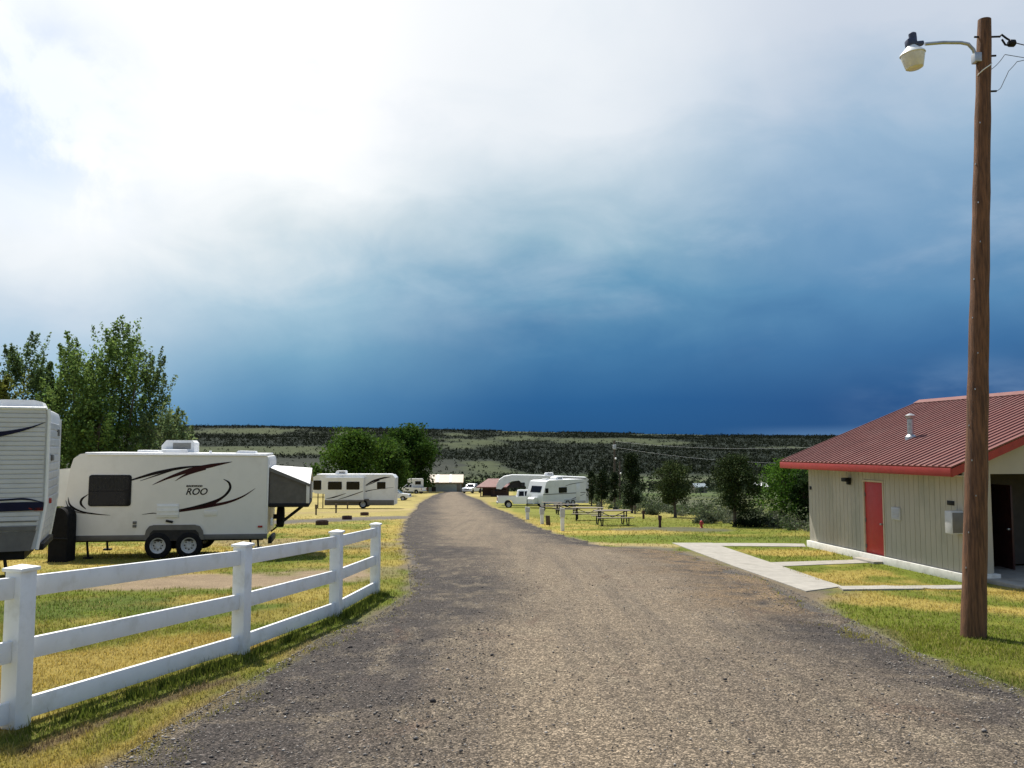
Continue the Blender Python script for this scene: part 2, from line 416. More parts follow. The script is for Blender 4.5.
TANS = [(186, 300, 428.5, 434), (322, 366, 432, 437), (150, 335, 446.5, 455), (440, 486, 438.5, 449), (545, 665, 438.5, 443), (488, 545, 436, 441.5), (640, 690, 442, 445.5), (632, 745, 431.5, 435.5), (470, 522, 461, 474), (430, 470, 433, 436), (505, 560, 430.5, 433), (760, 830, 447, 449)]
def groundcolor(x, y, far=True):
    x = np.asarray(x, float); y = np.asarray(y, float); r = np.hypot(x, y)
    n = fbm(x*.33, y*.33, 5, 5); n2 = fbm(x*1.7, y*1.7, 4, 9)
    w = sst(n*.7+n2*.3, .40, .60)[..., None]
    c = GRN*w+DRY*(1-w)
    k = sst(r, 35, 70)[..., None]; far = np.where((x > 0)[..., None], STRAW*.25+DRY*.22+GRN*.55, STRAW*.55+DRY*.25+GRN*.28); c = c*(1-k)+far*k
    for P, hw, col, st, soft in zones:
        lim = 60 if hw > 1.2 else 34
        d = seg_dist(x, y, P)+(n2-.5)*hw*1.6+(n-.5)*hw
        q = (1-sst(d, hw*(1-.45*soft), hw*(1+.9*soft)))*st
        c = c*(1-q[..., None])+col*q[..., None]
    # trampled gravelly margin of the road
    for e, sgn in ((eL, -1), (eR, 1)):
        d = np.abs(x-e(y)); d = np.where((y > 1) & (y < YEND), d, 99)
        q = (1-sst(d+(n2-.5)*.5, .02, .28+.004*y))*.85
        c = c*(1-q[..., None])+(GRAV*.55+DIRT*.3)*q[..., None]
    q = ((x > eL(y)) & (x < eR(y)) & (y < YEND) & (y > -30)).astype(float)[..., None]
    c = c*(1-q)+GRAV*.8*q
    # sage bank beyond the right-hand lawn, valley and mesas
    xb = 12.5+22*(1-sst(y, 28, 40))
    q = sst(x-xb+(n-.5)*4, -1.2, 2.5)*sst(y, 26, 34); q = q[..., None]
    sg = sst(fbm(x*.09, y*.09, 4, 14), .38, .62)[..., None]
    c = c*(1-q)+(SAGE*.8*(1-sg)+(MEAD*.9+DRY*.12)*sg)*q
    q = sst(r, 190, 235)[..., None]; n3 = fbm(x/70, y/70, 5, 31)
    vw = sst(n3, .40, .60)[..., None]
    c = c*(1-q)+(MEAD*vw+SAGE*(1-vw))*q
    # mesas
    z = g(x, y); px, py = proj(x, np.maximum(y, 1.), z)
    wob = (n3-.5)*6+(fbm(x/25, y/25, 3, 33)-.5)*3; wx = (fbm(x/160, y/160, 4, 35)-.5)*70
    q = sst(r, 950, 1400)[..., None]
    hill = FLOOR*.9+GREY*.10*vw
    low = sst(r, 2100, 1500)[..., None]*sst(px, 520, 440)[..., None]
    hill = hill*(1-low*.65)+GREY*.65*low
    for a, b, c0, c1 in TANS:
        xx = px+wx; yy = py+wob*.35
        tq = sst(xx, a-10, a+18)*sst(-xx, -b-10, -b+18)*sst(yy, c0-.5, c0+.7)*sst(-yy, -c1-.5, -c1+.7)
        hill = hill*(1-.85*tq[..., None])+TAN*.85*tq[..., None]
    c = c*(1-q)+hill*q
    return np.clip(c, 0, 1)

def ground():
    rs = [0.6]
    while rs[-1] < 5200: rs.append(rs[-1]*1.0185+.004)
    for k in (6000, 8000, 12000): rs.append(k)
    rs = np.array(rs)
    A = np.concatenate([np.arange(-180, -44, 4.0), np.arange(-44, 44.01, .24), np.arange(48, 180, 4.0)])*PI/180
    rr, aa = np.meshgrid(rs, A, indexing='ij'); x = rr*np.sin(aa); y = rr*np.cos(aa)
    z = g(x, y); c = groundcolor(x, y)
    nr, na = x.shape; idx = np.arange(nr*na).reshape(nr, na)
    a = idx[:-1]; b = idx[1:]; j = np.roll(np.arange(na), -1)
    F = np.stack([a, a[:, j], b[:, j], b], -1).reshape(-1, 4)
    V = np.stack([x, y, z], -1).reshape(-1, 3)
    V = np.concatenate([V, [[0, 0, gz(0, 0)]]]); C = np.concatenate([c.reshape(-1, 3), [GRAV]])
    cen = len(V)-1
    Fc = np.array([[cen, idx[0, j[i]], idx[0, i], idx[0, i]] for i in range(na)])
    m_ = bpy.data.materials.new('ground_soil'); m_.use_nodes = True; t = NT(m_.node_tree); p = t.n['Principled BSDF']
    a_ = t.new('ShaderNodeAttribute', attribute_name='Col').outputs[0]; o = t.new('ShaderNodeTexCoord').outputs['Object']
    s1 = t.rng(t.noise(o, 1.3, 8., .7), .2, .8, .72, 1.28, False)
    s2 = t.rng(t.noise(o, 38., 5., .7), .2, .8, .45, 1.55, False)
    s3 = t.rng(t.noise(o, .045, 7., .72), .3, .7, .72, 1.28, False)
    v = t.new('ShaderNodeVectorMath', operation='SCALE'); t.l.new(a_, v.inputs[0]); t.l.new(t.m('MULTIPLY', t.m('MULTIPLY', s1, s2), s3), v.inputs[3])
    t.l.new(v.outputs[0], p.inputs['Base Color']); p.inputs['Roughness'].default_value = .95; p.inputs['Specular IOR Level'].default_value = .1
    b_ = t.new('ShaderNodeBump'); b_.inputs['Strength'].default_value = .9; b_.inputs['Distance'].default_value = .03
    t.l.new(t.noise(o, 45., 6., .75), b_.inputs['Height']); t.l.new(b_.outputs[0], p.inputs['Normal'])
    ob = npmesh('ground', V, np.concatenate([F, ]), m_, None, C, True)
    # centre fan under the camera
    bm = bmesh.new(); bm.from_mesh(ob.data); bm.verts.ensure_lookup_table()
    for i in range(na): bm.faces.new((bm.verts[cen], bm.verts[idx[0, j[i]]], bm.verts[idx[0, i]]))
    bmesh.ops.recalc_face_normals(bm, faces=bm.faces); bm.to_mesh(ob.data); bm.free()
    if ob.data.polygons[0].normal.z < 0: ob.data.flip_normals()
    tag(ob, kind='structure'); return ob
ground()

def road():
    ys = [-25.]
    while ys[-1] < .8: ys.append(ys[-1]+.5)
    while ys[-1] < YEND: ys.append(ys[-1]+max(.025, ys[-1]*.006))
    ys = np.array(ys); nu = 90; u = np.linspace(0, 1, nu)
    L = edge_l(np.maximum(ys, 2.6)); Rr = edge_r(np.maximum(ys, 4.2))
    x = L[:, None]*(1-u)+Rr[:, None]*u; y = np.repeat(ys[:, None], nu, 1)
    edge = np.minimum(u, 1-u)[None, :]*(Rr-L)[:, None]
    crown = .05*sst(edge, 0, 1.6); ruts = -.018*(np.exp(-((u-.36)/.07)**2)+np.exp(-((u-.62)/.07)**2))[None, :]*sst(edge, .3, 1.5)
    z = g(x, y)+.012+.0004*np.maximum(y, 0)+(crown+ruts)*.8+.012*(fbm(x*2.2, y*1.2, 3, 60)-.5)*sst(edge, 0, .3)
    z[:, 0] -= .03; z[:, -1] -= .03
    # lateral coordinate kept as attribute R; G = distance from edge
    lat = np.repeat(u[None, :], len(ys), 0)
    C = np.stack([lat, np.clip(edge/3, 0, 1), (1-sst((1-lat)*(Rr-L)[:, None]+1.6*(fbm(x*.8, y*.8, 4, 63)-.5), .3, 2.6))*sst(y, 10.5, 13)*(1-sst(y, 24.5, 27))], -1).reshape(-1, 3)
    idx = np.arange(x.size).reshape(x.shape)
    F = np.stack([idx[:-1, :-1], idx[:-1, 1:], idx[1:, 1:], idx[1:, :-1]], -1).reshape(-1, 4)
    m_ = bpy.data.materials.new('gravel'); m_.use_nodes = True; t = NT(m_.node_tree); p = t.n['Principled BSDF']
    at_ = t.new('ShaderNodeAttribute', attribute_name='Col').outputs[1 if False else 0]
    sp = t.new('ShaderNodeSeparateColor'); t.l.new(at_, sp.inputs[0]); lat_, ed_ = sp.outputs[0], sp.outputs[1]
    o = t.new('ShaderNodeTexCoord').outputs['Object']
    big = t.noise(t.map(o, (1, .35, 1)), .55, 7., .62); mid = t.noise(t.map(o, (1, .5, 1)), 2.6, 7., .68)
    # paler, finer, brownish wheel-worn middle; dark loose gravel to the sides
    worn = t.m('ADD', t.m('MULTIPLY', t.rng(lat_, .12, .42), t.rng(lat_, .97, .62)), t.m('MULTIPLY', t.m('SUBTRACT', big, .5), 1.7), clamp=True)
    worn = t.m('MULTIPLY', worn, t.rng(ed_, .03, .4))
    base = t.mix(worn, (.049, .041, .036), (.178, .139, .096))
    base = t.mix(t.m('MULTIPLY', t.rng(mid, .48, .70), .7), base, (.185, .150, .105))
    base = t.mix(t.m('MULTIPLY', t.rng(t.noise(t.map(o, (.35, 1.6, 1)), 1.6, 7., .65), .56, .70), .28), base, (.19, .15, .10))
    rut = t.m('MULTIPLY', t.rng(t.noise(t.map(o, (3.2, .10, 1)), 1.0, 5., .6), .42, .68), t.m('MULTIPLY', t.rng(ed_, .1, .5), .4))
    base = t.mix(rut, base, (.085, .070, .057))
    base = t.mix(t.m('MULTIPLY', t.rng(t.noise(t.map(o, (1, .6, 1)), 1.1, 8., .7, .5), .56, .72), .55), base, (.088, .054, .038))
    base = t.mix(t.m('MULTIPLY', sp.outputs[2], t.rng(t.noise(o, 1.8, 6., .65), .3, .62)), base, (.17, .118, .068))
    vo = t.new('ShaderNodeTexVoronoi', feature='F1'); t.l.new(o, vo.inputs[0]); vo.inputs['Scale'].default_value = 85.
    vo2 = t.new('ShaderNodeTexVoronoi', feature='F1'); t.l.new(o, vo2.inputs[0]); vo2.inputs['Scale'].default_value = 42.
    ss = t.new('ShaderNodeSeparateColor'); t.l.new(vo.outputs['Color'], ss.inputs[0])
    ss2 = t.new('ShaderNodeSeparateColor'); t.l.new(vo2.outputs['Color'], ss2.inputs[0])
    k = t.m('MULTIPLY', t.m('ADD', t.m('MULTIPLY', t.m('POWER', ss.outputs[0], 3.), 2.0), .52), t.rng(ss2.outputs[1], 0., 1., .72, 1.3, False))
    k = t.m('MULTIPLY', k, t.rng(t.noise(o, 7., 6., .7), .25, .75, .72, 1.28, False))
    v = t.new('ShaderNodeVectorMath', operation='SCALE'); t.l.new(base, v.inputs[0]); t.l.new(k, v.inputs[3])
    t.l.new(v.outputs[0], p.inputs['Base Color']); p.inputs['Roughness'].default_value = .92; p.inputs['Specular IOR Level'].default_value = .2
    h = t.m('ADD', t.m('MULTIPLY', vo.outputs['Distance'], -1.), t.m('MULTIPLY', t.noise(o, 20., 6., .7), 1.1))
    b_ = t.new('ShaderNodeBump'); b_.inputs['Strength'].default_value = .7; b_.inputs['Distance'].default_value = .014
    t.l.new(h, b_.inputs['Height']); t.l.new(b_.outputs[0], p.inputs['Normal'])
    ob = npmesh('road', np.stack([x, y, z], -1).reshape(-1, 3), F, m_, None, C, True)
    tag(ob, kind='structure')
road()

# loose stones on the road and its shoulders
def stones():
    N = 30000
    y = 2.6*np.exp(rng.random(N)*math.log(20/2.6)); L = eL(y); Rr = eR(y)
    u = rng.random(N); u = np.where(rng.random(N) < .68, u**2.0*.34, u); u = np.where(rng.random(N) < .30, 1-u*.34, u)
    x = L-.12+(Rr-L+.24)*u; s = rng.gamma(2.4, .0020, N)+.0028; s *= np.where(rng.random(N) < .006, 2.2, 1)
    keep = np.abs(x) < y*.66+.6; x, y, s = x[keep], y[keep], s[keep]; N = len(x)
    e = np.minimum(x-L[keep], Rr[keep]-x); ins = sst(e, 0, 1.6)
    z = g(x, y)+.016+.04*ins+s*.15
    base = np.array([[1, 0, 0], [-.5, .87, 0], [-.5, -.87, 0], [0, 0, .8], [0, 0, -.6], [.3, .5, .6]], float)
    base = np.array([[1, .1, -.1], [.2, 1, .1], [-1, .2, -.1], [-.1, -1, .1], [.1, .1, .75], [0, 0, -.6]], float)
    f = np.array([[0, 1, 4], [1, 2, 4], [2, 3, 4], [3, 0, 4], [1, 0, 5], [2, 1, 5], [3, 2, 5], [0, 3, 5]])
    a = rng.random(N)*2*PI; jit = 1+.5*(rng.random((N, 6, 3))-.5)
    V = base[None]*jit*s[:, None, None]*np.array([1., .8, .75])
    ca, sa = np.cos(a)[:, None], np.sin(a)[:, None]
    V = np.stack([V[..., 0]*ca-V[..., 1]*sa+x[:, None], V[..., 0]*sa+V[..., 1]*ca+y[:, None], V[..., 2]+z[:, None]], -1)
    tone = rng.random((N, 1))**1.3; C = (np.array((.045, .04, .039))*(1-tone)+np.array((.42, .38, .33))*tone); C = np.repeat(C[:, None], 6, 1)
    F = (f[None]+6*np.arange(N)[:, None, None]).reshape(-1, 3)
    tag(npmesh('loose_gravel', V.reshape(-1, 3), F, attr_mat('stone', .9), None, C.reshape(-1, 3)), 'loose dark gravel scattered over the road', 'gravel', kind='stuff')
stones()

# ------------------------------------------------------------------ sidewalk slabs
def walk_strip(mb, A, B, h=.016, n=30):
    """strip between two polylines of ground points, draped, with a real edge"""
    def res(P, n):
        d = [0.]
        for a, b in zip(P, P[1:]): d.append(d[-1]+(b-a).length)
        out = []
        for k in range(n+1):
            s = d[-1]*k/n
            for i in range(len(P)-1):
                if s <= d[i+1]+1e-6: q = (s-d[i])/(d[i+1]-d[i]); out.append(P[i].lerp(P[i+1], q)); break
        return out
    a, b = res(A, n), res(B, n); bm = bmesh.new(); rows = []
    for p, q in zip(a, b):
        za = gz(p.x, p.y)+h; zb = gz(q.x, q.y)+h; zm = 0
        rows.append([bm.verts.new((p.x, p.y, za-.12)), bm.verts.new((p.x, p.y, za)), bm.verts.new((q.x, q.y, zb)), bm.verts.new((q.x, q.y, zb-.12))])
    for r0, r1 in zip(rows, rows[1:]):
        for i in range(3): bm.faces.new((r0[i], r1[i], r1[i+1], r0[i+1]))
    for r_ in (rows[0], rows[-1]): bm.faces.new(r_)
    mb._add(bm)
def wl(P, n=10): return [at(a[0]+(b[0]-a[0])*k/n, a[1]+(b[1]-a[1])*k/n) for a, b in zip(P, P[1:]) for k in range(n+(b is P[-1]))]
w = MB()
walk_strip(w, wl([(672, 543.2), (735, 567), (806, 592)]), wl([(712, 543.2), (768, 562), (842, 587)]))
walk_strip(w, [at(713, 546.2), at(806, 547)], [at(713, 543.4), at(804, 544)], .014, 12)
walk_strip(w, wl([(771, 567), (872, 563)]), wl([(764, 563), (864, 559.8)]), .014, 14)
walk_strip(w, wl([(843, 591), (975, 589.5)]), wl([(838, 587.6), (975, 586)]), .028, 20)
tag(w.build('sidewalk', M['concrete'], None), kind='structure')

# ------------------------------------------------------------------ grass
def grass():
    Vs, Fs, Cs = [], [], []; off = 0
    sw = [([at(672, 543.2), at(806, 592)], .0)]
    def scatter(N, ymin, ymax, size, wid, nb, mask=None):
        nonlocal off
        y = ymin*np.exp(rng.random(N)*math.log(ymax/ymin)); x = (rng.random(N)*2-1)*y*.66
        inroad = (x > edge_l(y)-.02) & (x < edge_r(y)+.05)
        c = groundcolor(x, y); gr = (c[:, 1]/np.maximum(c[:, 0], 1e-4))
        isgrass = (c[:, 2]/np.maximum(c[:, 0], 1e-4) < .42)
        stray = inroad & (x > eR(y)-2.4) & (y > 10) & (y < 26) & (fbm(x*.9, y*.9, 4, 71) > .50) & (rng.random(N) < .75)
        stray |= inroad & ((x-edge_l(y) < .45*fbm(x*2, y*2, 3, 79)) | (edge_r(y)-x < .55*fbm(x*2, y*2, 3, 79))) & (rng.random(N) < .5) & (fbm(x*3, y*3, 3, 73) > .46)
        u, v = blocal(x, y); inb = (u > -.05) & (v > -1.0) & (v < 7.2)
        keep = ((isgrass & ~inroad) | stray) & ~inb & (y < ymax) & (fbm(x*2.3, y*2.3, 3, 77)+rng.random(N)*.5 > .50)
        # clear of the concrete
        for Q in walks: keep &= ~inside(x, y, Q)
        if mask is not None: keep &= mask(x, y)
        x, y, c, st = x[keep], y[keep], c[keep], stray[keep]; n = len(x)
        c = np.where(st[:, None], GRN*.6+DRY*.4, c)
        for b in range(nb):
            a = rng.random(n)*2*PI; ln = size*(.45+rng.random(n)*.9)*(.7+.8*fbm(x*.8, y*.8, 3, 81)); lean = .3+rng.random(n)*.9; wd = wid*(.6+rng.random(n)*.8)*(1+.045*y)
            ox = x+rng.normal(0, .022, n); oy = y+rng.normal(0, .022, n); oz = g(ox, oy)-.004
            dx, dy = np.cos(a), np.sin(a)
            p0 = np.stack([ox-dy*wd, oy+dx*wd, oz], -1); p1 = np.stack([ox+dy*wd, oy-dx*wd, oz], -1)
            p2 = np.stack([ox+dx*ln*lean*.7, oy+dy*ln*lean*.7, oz+ln/np.sqrt(1+.5*lean**2)], -1)
            Vs.append(np.stack([p0, p1, p2], 1).reshape(-1, 3)); Fs.append(np.arange(n*3).reshape(-1, 3)+off); off += n*3
            v_ = (1+.55*(rng.random((n, 1))-.5)); mixd = (rng.random((n, 1)) < .22); cc = np.where(mixd, c*.45+STRAW*.55, c)*v_*1.28
            Cs.append(np.repeat(cc[:, None], 3, 1).reshape(-1, 3))
    scatter(60000, 4.2, 11, .038, .0036, 3)
    scatter(66000, 9, 26, .042, .0045, 2)
    scatter(36000, 22, 60, .055, .0060, 2)
    # tall unmown tufts along the bottom rail
    fp = [at(15, 731), at(240, 656), at(335, 617), at(375, 594)]
    n = 3600; k = rng.integers(0, 3, n); q = rng.random(n)
    x = np.array([fp[i].x for i in k])*(1-q)+np.array([fp[i+1].x for i in k])*q; y = np.array([fp[i].y for i in k])*(1-q)+np.array([fp[i+1].y for i in k])*q
    clump = fbm(x*3, y*3, 3, 91); kp = clump > .42+rng.random(n)*.2; x, y, clump = x[kp], y[kp], clump[kp]; n = len(x)
    x = x+.10+np.abs(rng.normal(0, .10, n))-.02; y = y-.04+rng.normal(0, .05, n)
    for b in range(3):
        a = rng.random(n)*2*PI; ln = (.03+.10*rng.random(n)**1.6)*(.4+clump); lean = .2+rng.random(n)*.7; wd = .0045*(.6+rng.random(n))
        ox, oy = x+rng.normal(0, .02, n), y+rng.normal(0, .02, n); oz = g(ox, oy)-.004; dx, dy = np.cos(a), np.sin(a)
        p0 = np.stack([ox-dy*wd, oy+dx*wd, oz], -1); p1 = np.stack([ox+dy*wd, oy-dx*wd, oz], -1); p2 = np.stack([ox+dx*ln*lean*.6, oy+dy*ln*lean*.6, oz+ln], -1)
        Vs.append(np.stack([p0, p1, p2], 1).reshape(-1, 3)); Fs.append(np.arange(n*3).reshape(-1, 3)+off); off += n*3
        Cs.append(np.repeat((np.array((.105, .132, .022))*(.6+.8*rng.random((n, 1))))[:, None], 3, 1).reshape(-1, 3))
    tag(npmesh('grass', np.concatenate(Vs), np.concatenate(Fs), attr_mat('grass_blade', .8, .42, .1), None, np.concatenate(Cs)), 'short patchy green and straw yellow grass', 'grass', kind='stuff')
walks = [[at(*p) for p in q] for q in ([(665, 542.3), (735, 568.5), (805, 594), (846, 588), (768, 561), (716, 542.3)], [(705, 547), (808, 547.8), (806, 543.2), (705, 542.5)], [(765, 567.8), (875, 564), (868, 559), (760, 562)], [(835, 592), (980, 590.5), (980, 585.3), (832, 586.8)], [(835, 594), (980, 592.5), (980, 588), (832, 589)])]
def inside(x, y, Q):
    r_ = np.zeros(x.shape, bool)
    for a, b in zip(Q, Q[1:]+Q[:1]):
        r_ ^= ((a.y > y) != (b.y > y)) & (x < (b.x-a.x)*(y-a.y)/(b.y-a.y+1e-12)+a.x)
    return r_
grass()

# ------------------------------------------------------------------ foliage
LEAF = {}
def leafmat(tr=.3):
    if tr not in LEAF: LEAF[tr] = attr_mat('leaf_%d' % int(tr*100), .8, tr, .12, 1.5)
    return LEAF[tr]
def leaves(P, S, col, cv=.35, flat=0., up=None):
    n = len(P); nrm = rng.normal(0, 1, (n, 3)); nrm[:, 2] += flat; nrm /= np.linalg.norm(nrm, axis=1)[:, None]
    a = np.cross(nrm, rng.normal(0, 1, (n, 3))); a /= np.linalg.norm(a, axis=1)[:, None]+1e-9; b = np.cross(nrm, a)
    S = S[:, None]; q = np.stack([P-a*S, P+b*S*.55, P+a*S, P-b*S*.55], 1)
    cc = np.asarray(col)[None]*(1+cv*rng.normal(0, 1, (n, 1)).clip(-1.6, 1.8))
    yel = rng.random((n, 1)); cc = cc*(1+np.array((.35, .12, -.1))*(yel-.5))
    return q.reshape(-1, 3), np.arange(n*4).reshape(-1, 4), np.repeat(np.clip(cc, .004, 1)[:, None], 4, 1).reshape(-1, 3)
def tree(name, label, cat, base, H, Wd, shape='round', nl=9000, ls=.10, col=(.06, .09, .025), trunk=.12, tz=.25, nclump=60, group=None, seed=1, tr=.3, droop=0., stems=1, dens=1., cv=.3):
    """trunk with limbs, crown of leaf clumps spread through the crown's volume"""
    global rng
    keep_rng = rng; rng = np.random.default_rng(seed)
    e = empty(name, base, 0, label, cat, group)
    t0 = H*tz; ch = H-t0; cl = []
    for _ in range(nclump):
        for _try in range(40):
            h = rng.random(); a = rng.random()*2*PI
            if shape == 'cone': rad = (1-h)**.75*(.35+.65*min(1, h*6))
            elif shape == 'round': rad = math.sqrt(max(0, 1-((h-.45)/.58)**2))
            elif shape == 'column': rad = .75*math.sqrt(max(0, 1-((h-.42)/.6)**2))
            else: rad = math.sqrt(max(0, 1-((h-.40)/.62)**2))*(.65+.5*math.sin(a*2+seed)**2)
            rad *= .78+.35*math.sin(a*3+h*7+seed)*.6+.12*rng.normal()
            k = rng.random()**.42*max(rad, 0)
            if rad > .05: break
        cl.append((math.cos(a)*k*Wd/2, math.sin(a)*k*Wd/2, t0+h*ch*.97, rad))
    Ps, Ss = [], []; per = max(4, nl//nclump)
    for (x, y, z, rad) in cl:
        m_ = int(per*(.5+rng.random())); sp = Wd*.085*(.7+.6*rng.random())
        if shape == 'sprig':     # upright sprays of leaves along young shoots
            u = rng.random(m_); d = np.array([x/Wd*1.4, y/Wd*1.4, 1.]); L_ = H*.16*(.6+rng.random())
            p = np.array([x, y, z])+u[:, None]*d*L_-d*L_*.4+rng.normal(0, 1, (m_, 3))*sp*np.array([.64, .64, .55])*(1.15-u[:, None])
        else:
            p = np.array([x, y, z])+np.clip(rng.normal(0, 1, (m_, 3)), -1.7, 1.7)*np.array([sp, sp, sp*(.75+droop)])
            if droop: p[:, 2] -= droop*np.abs(rng.normal(0, 1, m_))*sp
        Ps.append(p); Ss.append(ls*(.55+.8*rng.random(m_)))
    P = np.concatenate(Ps); P[:, 2] = np.maximum(P[:, 2], t0*.75)
    V, F, C = leaves(P, np.concatenate(Ss), col, cv, .55)
    npmesh('crown', V, F, leafmat(tr), e, C)
    mb = MB()
    for s in range(stems):
        ox = (s-(stems-1)/2)*trunk*2.4; lean = rng.normal(0, .05, 2)*H*(1 if stems > 1 else .35)
        pts = [(ox+lean[0]*u**1.3, lean[1]*u**1.3, -.15+u*H*.86) for u in (0, .12, .3, .5, .75, 1)]
        mb.tube(pts, [trunk*1.35, trunk, trunk*.85, trunk*.62, trunk*.36, trunk*.12], 8)
    for i in rng.choice(len(cl), min(len(cl), 22), replace=False):
        x, y, z, _ = cl[i]; zs = max(t0*.7, z-.35*math.hypot(x, y)-H*.08); zs = min(zs, H*.8)
        mb.tube([(0, 0, zs), (x*.5, y*.5, zs+(z-zs)*.42), (x, y, z)], [trunk*.34, trunk*.2, trunk*.06], 5)
    mb.build('trunk', M['bark'], e)
    rng = keep_rng
    return e
def bpos(px, py, dx=0, dy=0):
    p = at(px, py); return Vector((p.x+dx, p.y+dy, gz(p.x+dx, p.y+dy)))
def gp(x, y, dz=0): return Vector((x, y, gz(x, y)+dz))
def gpx(px, Y): return gp((px-512)*Y/FPX, Y)

# ------------------------------------------------------------------ bathhouse
BX = M
bh = empty('bathhouse', (BO[0], BO[1], BZ), BA, 'low olive beige bathhouse with maroon ribbed metal roof and red side door', 'building')
WL, BWd, RX, OV, G0, G1 = 7.1, 8.8, 4.4, .535, .34, .79     # length, width, ridge x, eave overhang, near / far gable overhang
SL = .392; ZE = 2.60                                         # roof slope, top of the roof at the eave line
def zr(x): return ZE+SL*(x+OV) if x <= RX else ZE+SL*(2*RX-x+OV)
def panel_wall(mb, poly, axis, a0, a1): mb.prism(poly, axis, a0, a1)
m_ = MB()   # left long wall with the grooves of its sheet siding; a hole for the door
DY0, DY1, DZ = 3.15, 4.02, 2.10
for (y0, y1, z0, z1) in ((0.0, DY0-.05, .16, zr(0)-.12), (DY1+.05, WL, .16, zr(0)-.12), (DY0-.05, DY1+.05, DZ+.05, zr(0)-.12)):
    m_.box((.07, (y0+y1)/2, (z0+z1)/2), (.14, y1-y0, z1-z0))
def boards(mb, y0, y1, z0, z1):
    y = y0
    while y < y1-.02:
        w_ = min(.196, y1-y); mb.box((-.006, y+w_/2, (z0+z1)/2), (.014, w_-.007, z1-z0), .003, seg=1); y += .2
boards(m_, .012, DY0-.06, .18, zr(0)-.14); boards(m_, DY1+.06, WL-.012, .18, zr(0)-.14); boards(m_, DY0-.04, DY1+.04, DZ+.07, zr(0)-.14)
m_.build('wall', M['siding'], bh)
m_ = MB()   # far gable, back wall
m_.prism([(.142, .16), (BWd, .16), (BWd, zr(BWd)-.12), (RX, zr(RX)-.14), (.142, zr(.142)-.14)], 'y', WL-.14, WL)
m_.build('wall', M['siding'], bh)
MB().box((BWd-.07, WL/2-.07, 1.35), (.14, WL-.142, 2.35)).build('wall', M['siding'], bh)
OX0, OX1, OZ, RD = .70, 4.6, 2.42, 1.75      # porch recess in the near gable
m_ = MB()
m_.prism([(.144, .16), (OX0, .16), (OX0, zr(OX0)-.14), (.144, zr(.144)-.14)], 'y', 0, .14)
m_.prism([(OX0+.002, OZ), (OX1-.002, OZ), (OX1-.002, zr(OX1)-.14), (RX, zr(RX)-.14), (OX0+.002, zr(OX0+.002)-.14)], 'y', .002, .138)
m_.prism([(OX1, .16), (BWd-.142, .16), (BWd-.142, zr(BWd-.142)-.14), (OX1, zr(OX1)-.14)], 'y', 0, .14)
m_.build('wall', M['siding'], bh)
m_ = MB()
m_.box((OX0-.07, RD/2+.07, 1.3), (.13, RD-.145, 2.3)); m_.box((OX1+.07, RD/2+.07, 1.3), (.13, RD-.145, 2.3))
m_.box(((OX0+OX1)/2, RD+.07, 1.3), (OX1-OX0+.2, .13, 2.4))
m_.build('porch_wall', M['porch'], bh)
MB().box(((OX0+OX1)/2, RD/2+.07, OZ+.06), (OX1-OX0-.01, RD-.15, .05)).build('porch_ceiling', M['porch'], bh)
MB().box((2.7, .25, .02), (4.6, 2.9, .10), .012).build('porch_slab', M['concrete'], bh)
d_ = bx('door', (2.035, RD-.42, 1.10), (.05, .80, 2.02), M['brown'], bh, .008, Matrix.Rotation(R(-8), 3, 'Z')); d_['label'] = 'dark brown door standing open in the porch'; bx('handle', (1.95, RD-.74, 1.05), (.12, .05, .05), M['steel'], d_, .01)
for c_, d_ in (((-.005, WL/2, .02), (.19, WL+.05, .30)), ((.45, .0, .02), (.70, .19, .28)), ((6.7, .0, .02), (4.1, .19, .28)), ((BWd/2+.2, WL-.02, .02), (BWd-.4, .2, .28))): bx('foundation', c_, d_, M['found'], bh)
# roof: two decks carrying ribbed sheets
def roof_side(sgn):
    ang = math.atan(SL); L_ = (RX+OV)/math.cos(ang); mb = MB(); y0, y1 = -G0, WL+G1
    ex = Vector((math.cos(ang)*sgn, 0, math.sin(ang))); nz = Vector((-math.sin(ang)*sgn, 0, math.cos(ang)))
    org = Vector((-OV if sgn > 0 else 2*RX+OV, 0, ZE))
    b = bmesh.new()
    prof = []; y = y0; p_ = .228
    while y < y1-.01:
        for dy, h in ((0, .0), (.150, 0), (.168, .030), (.196, .030), (.214, 0)):
            if y+dy < y1: prof.append((y+dy, h))
        y += p_
    prof.append((y1, 0))
    top = [[b.verts.new(org+ex*s+Vector((0, yy, 0))+nz*h) for yy, h in prof] for s in (0, L_)]
    for i in range(len(prof)-1): b.faces.new((top[0][i], top[0][i+1], top[1][i+1], top[1][i]))
    lo = [[b.verts.new(org+ex*s+Vector((0, yy, 0))-nz*.03) for yy in (y0, y1)] for s in (0, L_)]
    b.faces.new((lo[0][0], lo[1][0], lo[1][1], lo[0][1]))
    b.faces.new([top[0][0], lo[0][0], lo[0][1]]+[top[0][i] for i in range(len(prof)-1, 0, -1)])
    b.faces.new([top[1][0], lo[1][0], lo[1][1]]+[top[1][i] for i in range(len(prof)-1, 0, -1)])
    b.faces.new((top[0][0], top[1][0], lo[1][0], lo[0][0])); b.faces.new((top[0][-1], top[1][-1], lo[1][1], lo[0][1]))
    mb._add(b); return mb.build('roof', M['metalroof'], bh, 20)
roof = roof_side(1); roof_side(-1)
m_ = MB(); m_.prism([(RX-.22, zr(RX-.22)+.035), (RX, zr(RX)+.06), (RX+.22, zr(RX+.22)+.035), (RX, zr(RX)+.035)], 'y', -G0-.01, WL+G1+.01); m_.build('ridge_cap', M['metalroof'], bh)
FH = .19
